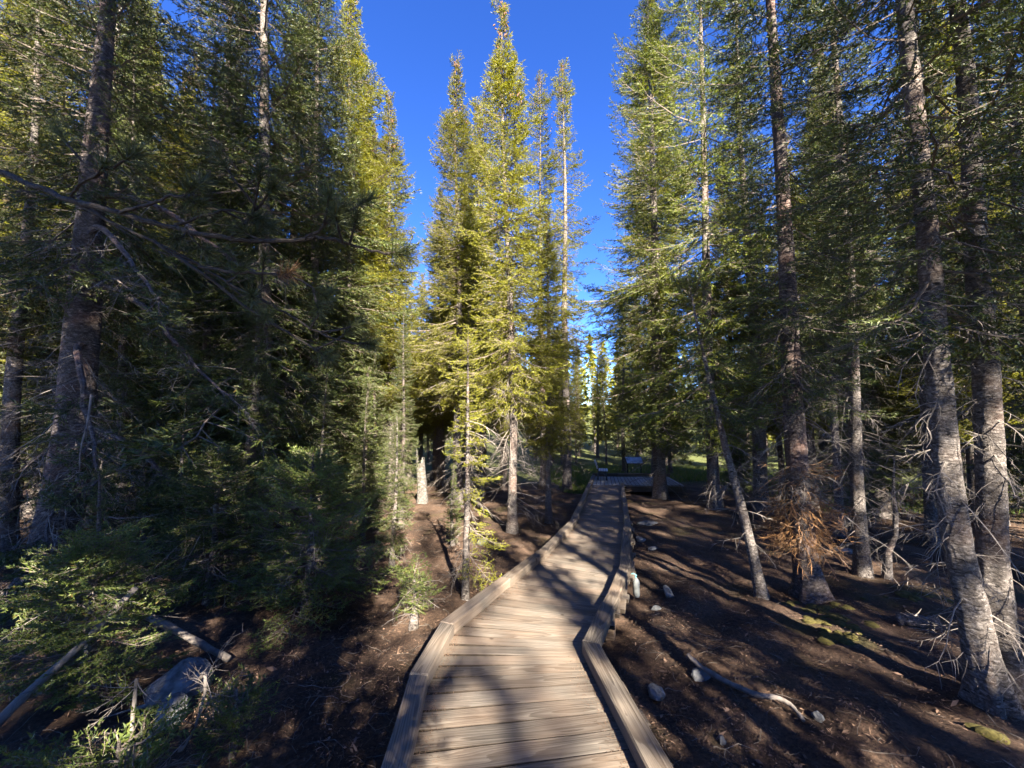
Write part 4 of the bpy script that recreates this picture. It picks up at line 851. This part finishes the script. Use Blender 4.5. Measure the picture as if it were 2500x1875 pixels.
def drift(name, n, side, parent):                                  # needles gathered along the rails on the deck
    pts = KL if side > 0 else KR; g = Geo(); P = A(pts); seg = np.linalg.norm(np.diff(P, axis=0), axis=1); cs = np.r_[0, np.cumsum(seg)]; u = r_.uniform(cs[1], cs[-2], n)
    x = np.interp(u, cs, P[:, 0]); y = np.interp(u, cs, P[:, 1]); k = np.clip(np.searchsorted(cs, u) - 1, 0, len(seg) - 1); dv = np.diff(P, axis=0)[k] / seg[k][:, None]; nn = np.stack([dv[:, 1], -dv[:, 0]], 1) * side
    patch = .5 + .5 * np.sin(u * 2.3) * np.sin(u * 5.1 + 1); off = .066 + np.abs(r_.normal(0, .035 + .05 * patch, n)); x = x + nn[:, 0] * off; y = y + nn[:, 1] * off
    z = -SLOPE * y + r_.uniform(.001, .008, n); yaw = r_.uniform(0, 6.28, n); L = r_.uniform(.01, .03, n)
    d = np.stack([np.cos(yaw), np.sin(yaw), r_.normal(0, .12, n)], 1) * L[:, None] / 2; s = np.stack([-np.sin(yaw), np.cos(yaw), 0 * yaw], 1) * .0016; c = np.stack([x, y, z], 1)
    g.add(np.stack([c - d - s, c - d + s, c + d], 1).reshape(-1, 3), np.arange(n * 3).reshape(-1, 3)); o = g.obj(name, ['litter'], parent); o['kind'] = 'stuff'
drift('needle_drift', 7000, 1, walk); drift('needle_drift', 4000, -1, walk)
g = Geo()                                                          # moss cushions by the broom tree
for cx, cy, sx, sy, n in ((3.62, 4.80, .26, .16, 26), (3.45, 4.40, .30, .16, 26), (3.95, 4.9, .12, .10, 10), (3.25, 4.05, .2, .1, 12), (5.0, 5.0, .4, .12, 14), (3.7, 2.75, .35, .14, 14)):
    for i in range(n):
        x, y = r_.normal(cx, sx * .6), r_.normal(cy, sy * .6); s = r_.uniform(.03, .085); a = np.arange(9) * .698; V = [(x, y, float(gz(x, y)) + .012 + s * .16)]
        for q, h in ((.55, .13), (1, -.1)):
            V += [(x + s * q * math.cos(t) * r_.uniform(.8, 1.2), y + s * q * math.sin(t) * r_.uniform(.8, 1.2), float(gz(x, y)) + .012 + s * h) for t in a]
        T = [(0, i_ + 1, (i_ + 1) % 9 + 1) for i_ in range(9)]
        for i_ in range(9): p, q = i_ + 1, (i_ + 1) % 9 + 1; T += [(p, p + 9, q + 9), (p, q + 9, q)]
        g.add(V, T)
o = g.obj('moss', ['moss'], smooth=True); o['kind'] = 'stuff'; tag(o, 'yellow-green moss patches on the ground near the broom tree', 'moss')
def grass(n, xr, yr, h):
    x = r_.uniform(*xr, n); y = r_.uniform(*yr, n); z = gz(x, y); yaw = r_.uniform(0, 6.28, n); hh = h * r_.uniform(.5, 1.3, n); ln = r_.normal(0, .35, n)
    s = np.stack([np.cos(yaw), np.sin(yaw), 0 * x], 1) * .012; t = np.stack([np.sin(yaw) * ln * hh, np.cos(yaw) * ln * hh, hh], 1); c = np.stack([x, y, z], 1)
    return np.stack([c - s, c + s, c + t], 1).reshape(-1, 3), np.arange(n * 3).reshape(-1, 3)
g = Geo(); g.add(*grass(22000, (1.5, 14), (18.6, 28), .22)); g.add(*grass(14000, (9, 24), (10.5, 20), .20)); g.add(*grass(5000, (2.0, 3.4), (14.6, 18.5), .14))
o = g.obj('grass', ['grass']); o['kind'] = 'stuff'; tag(o, 'green meadow grass beyond the platform and between the far trunks', 'grass')
print('TRIS', sum(len(m.polygons) for m in bpy.data.meshes), 'OBJ', len(bpy.data.objects))
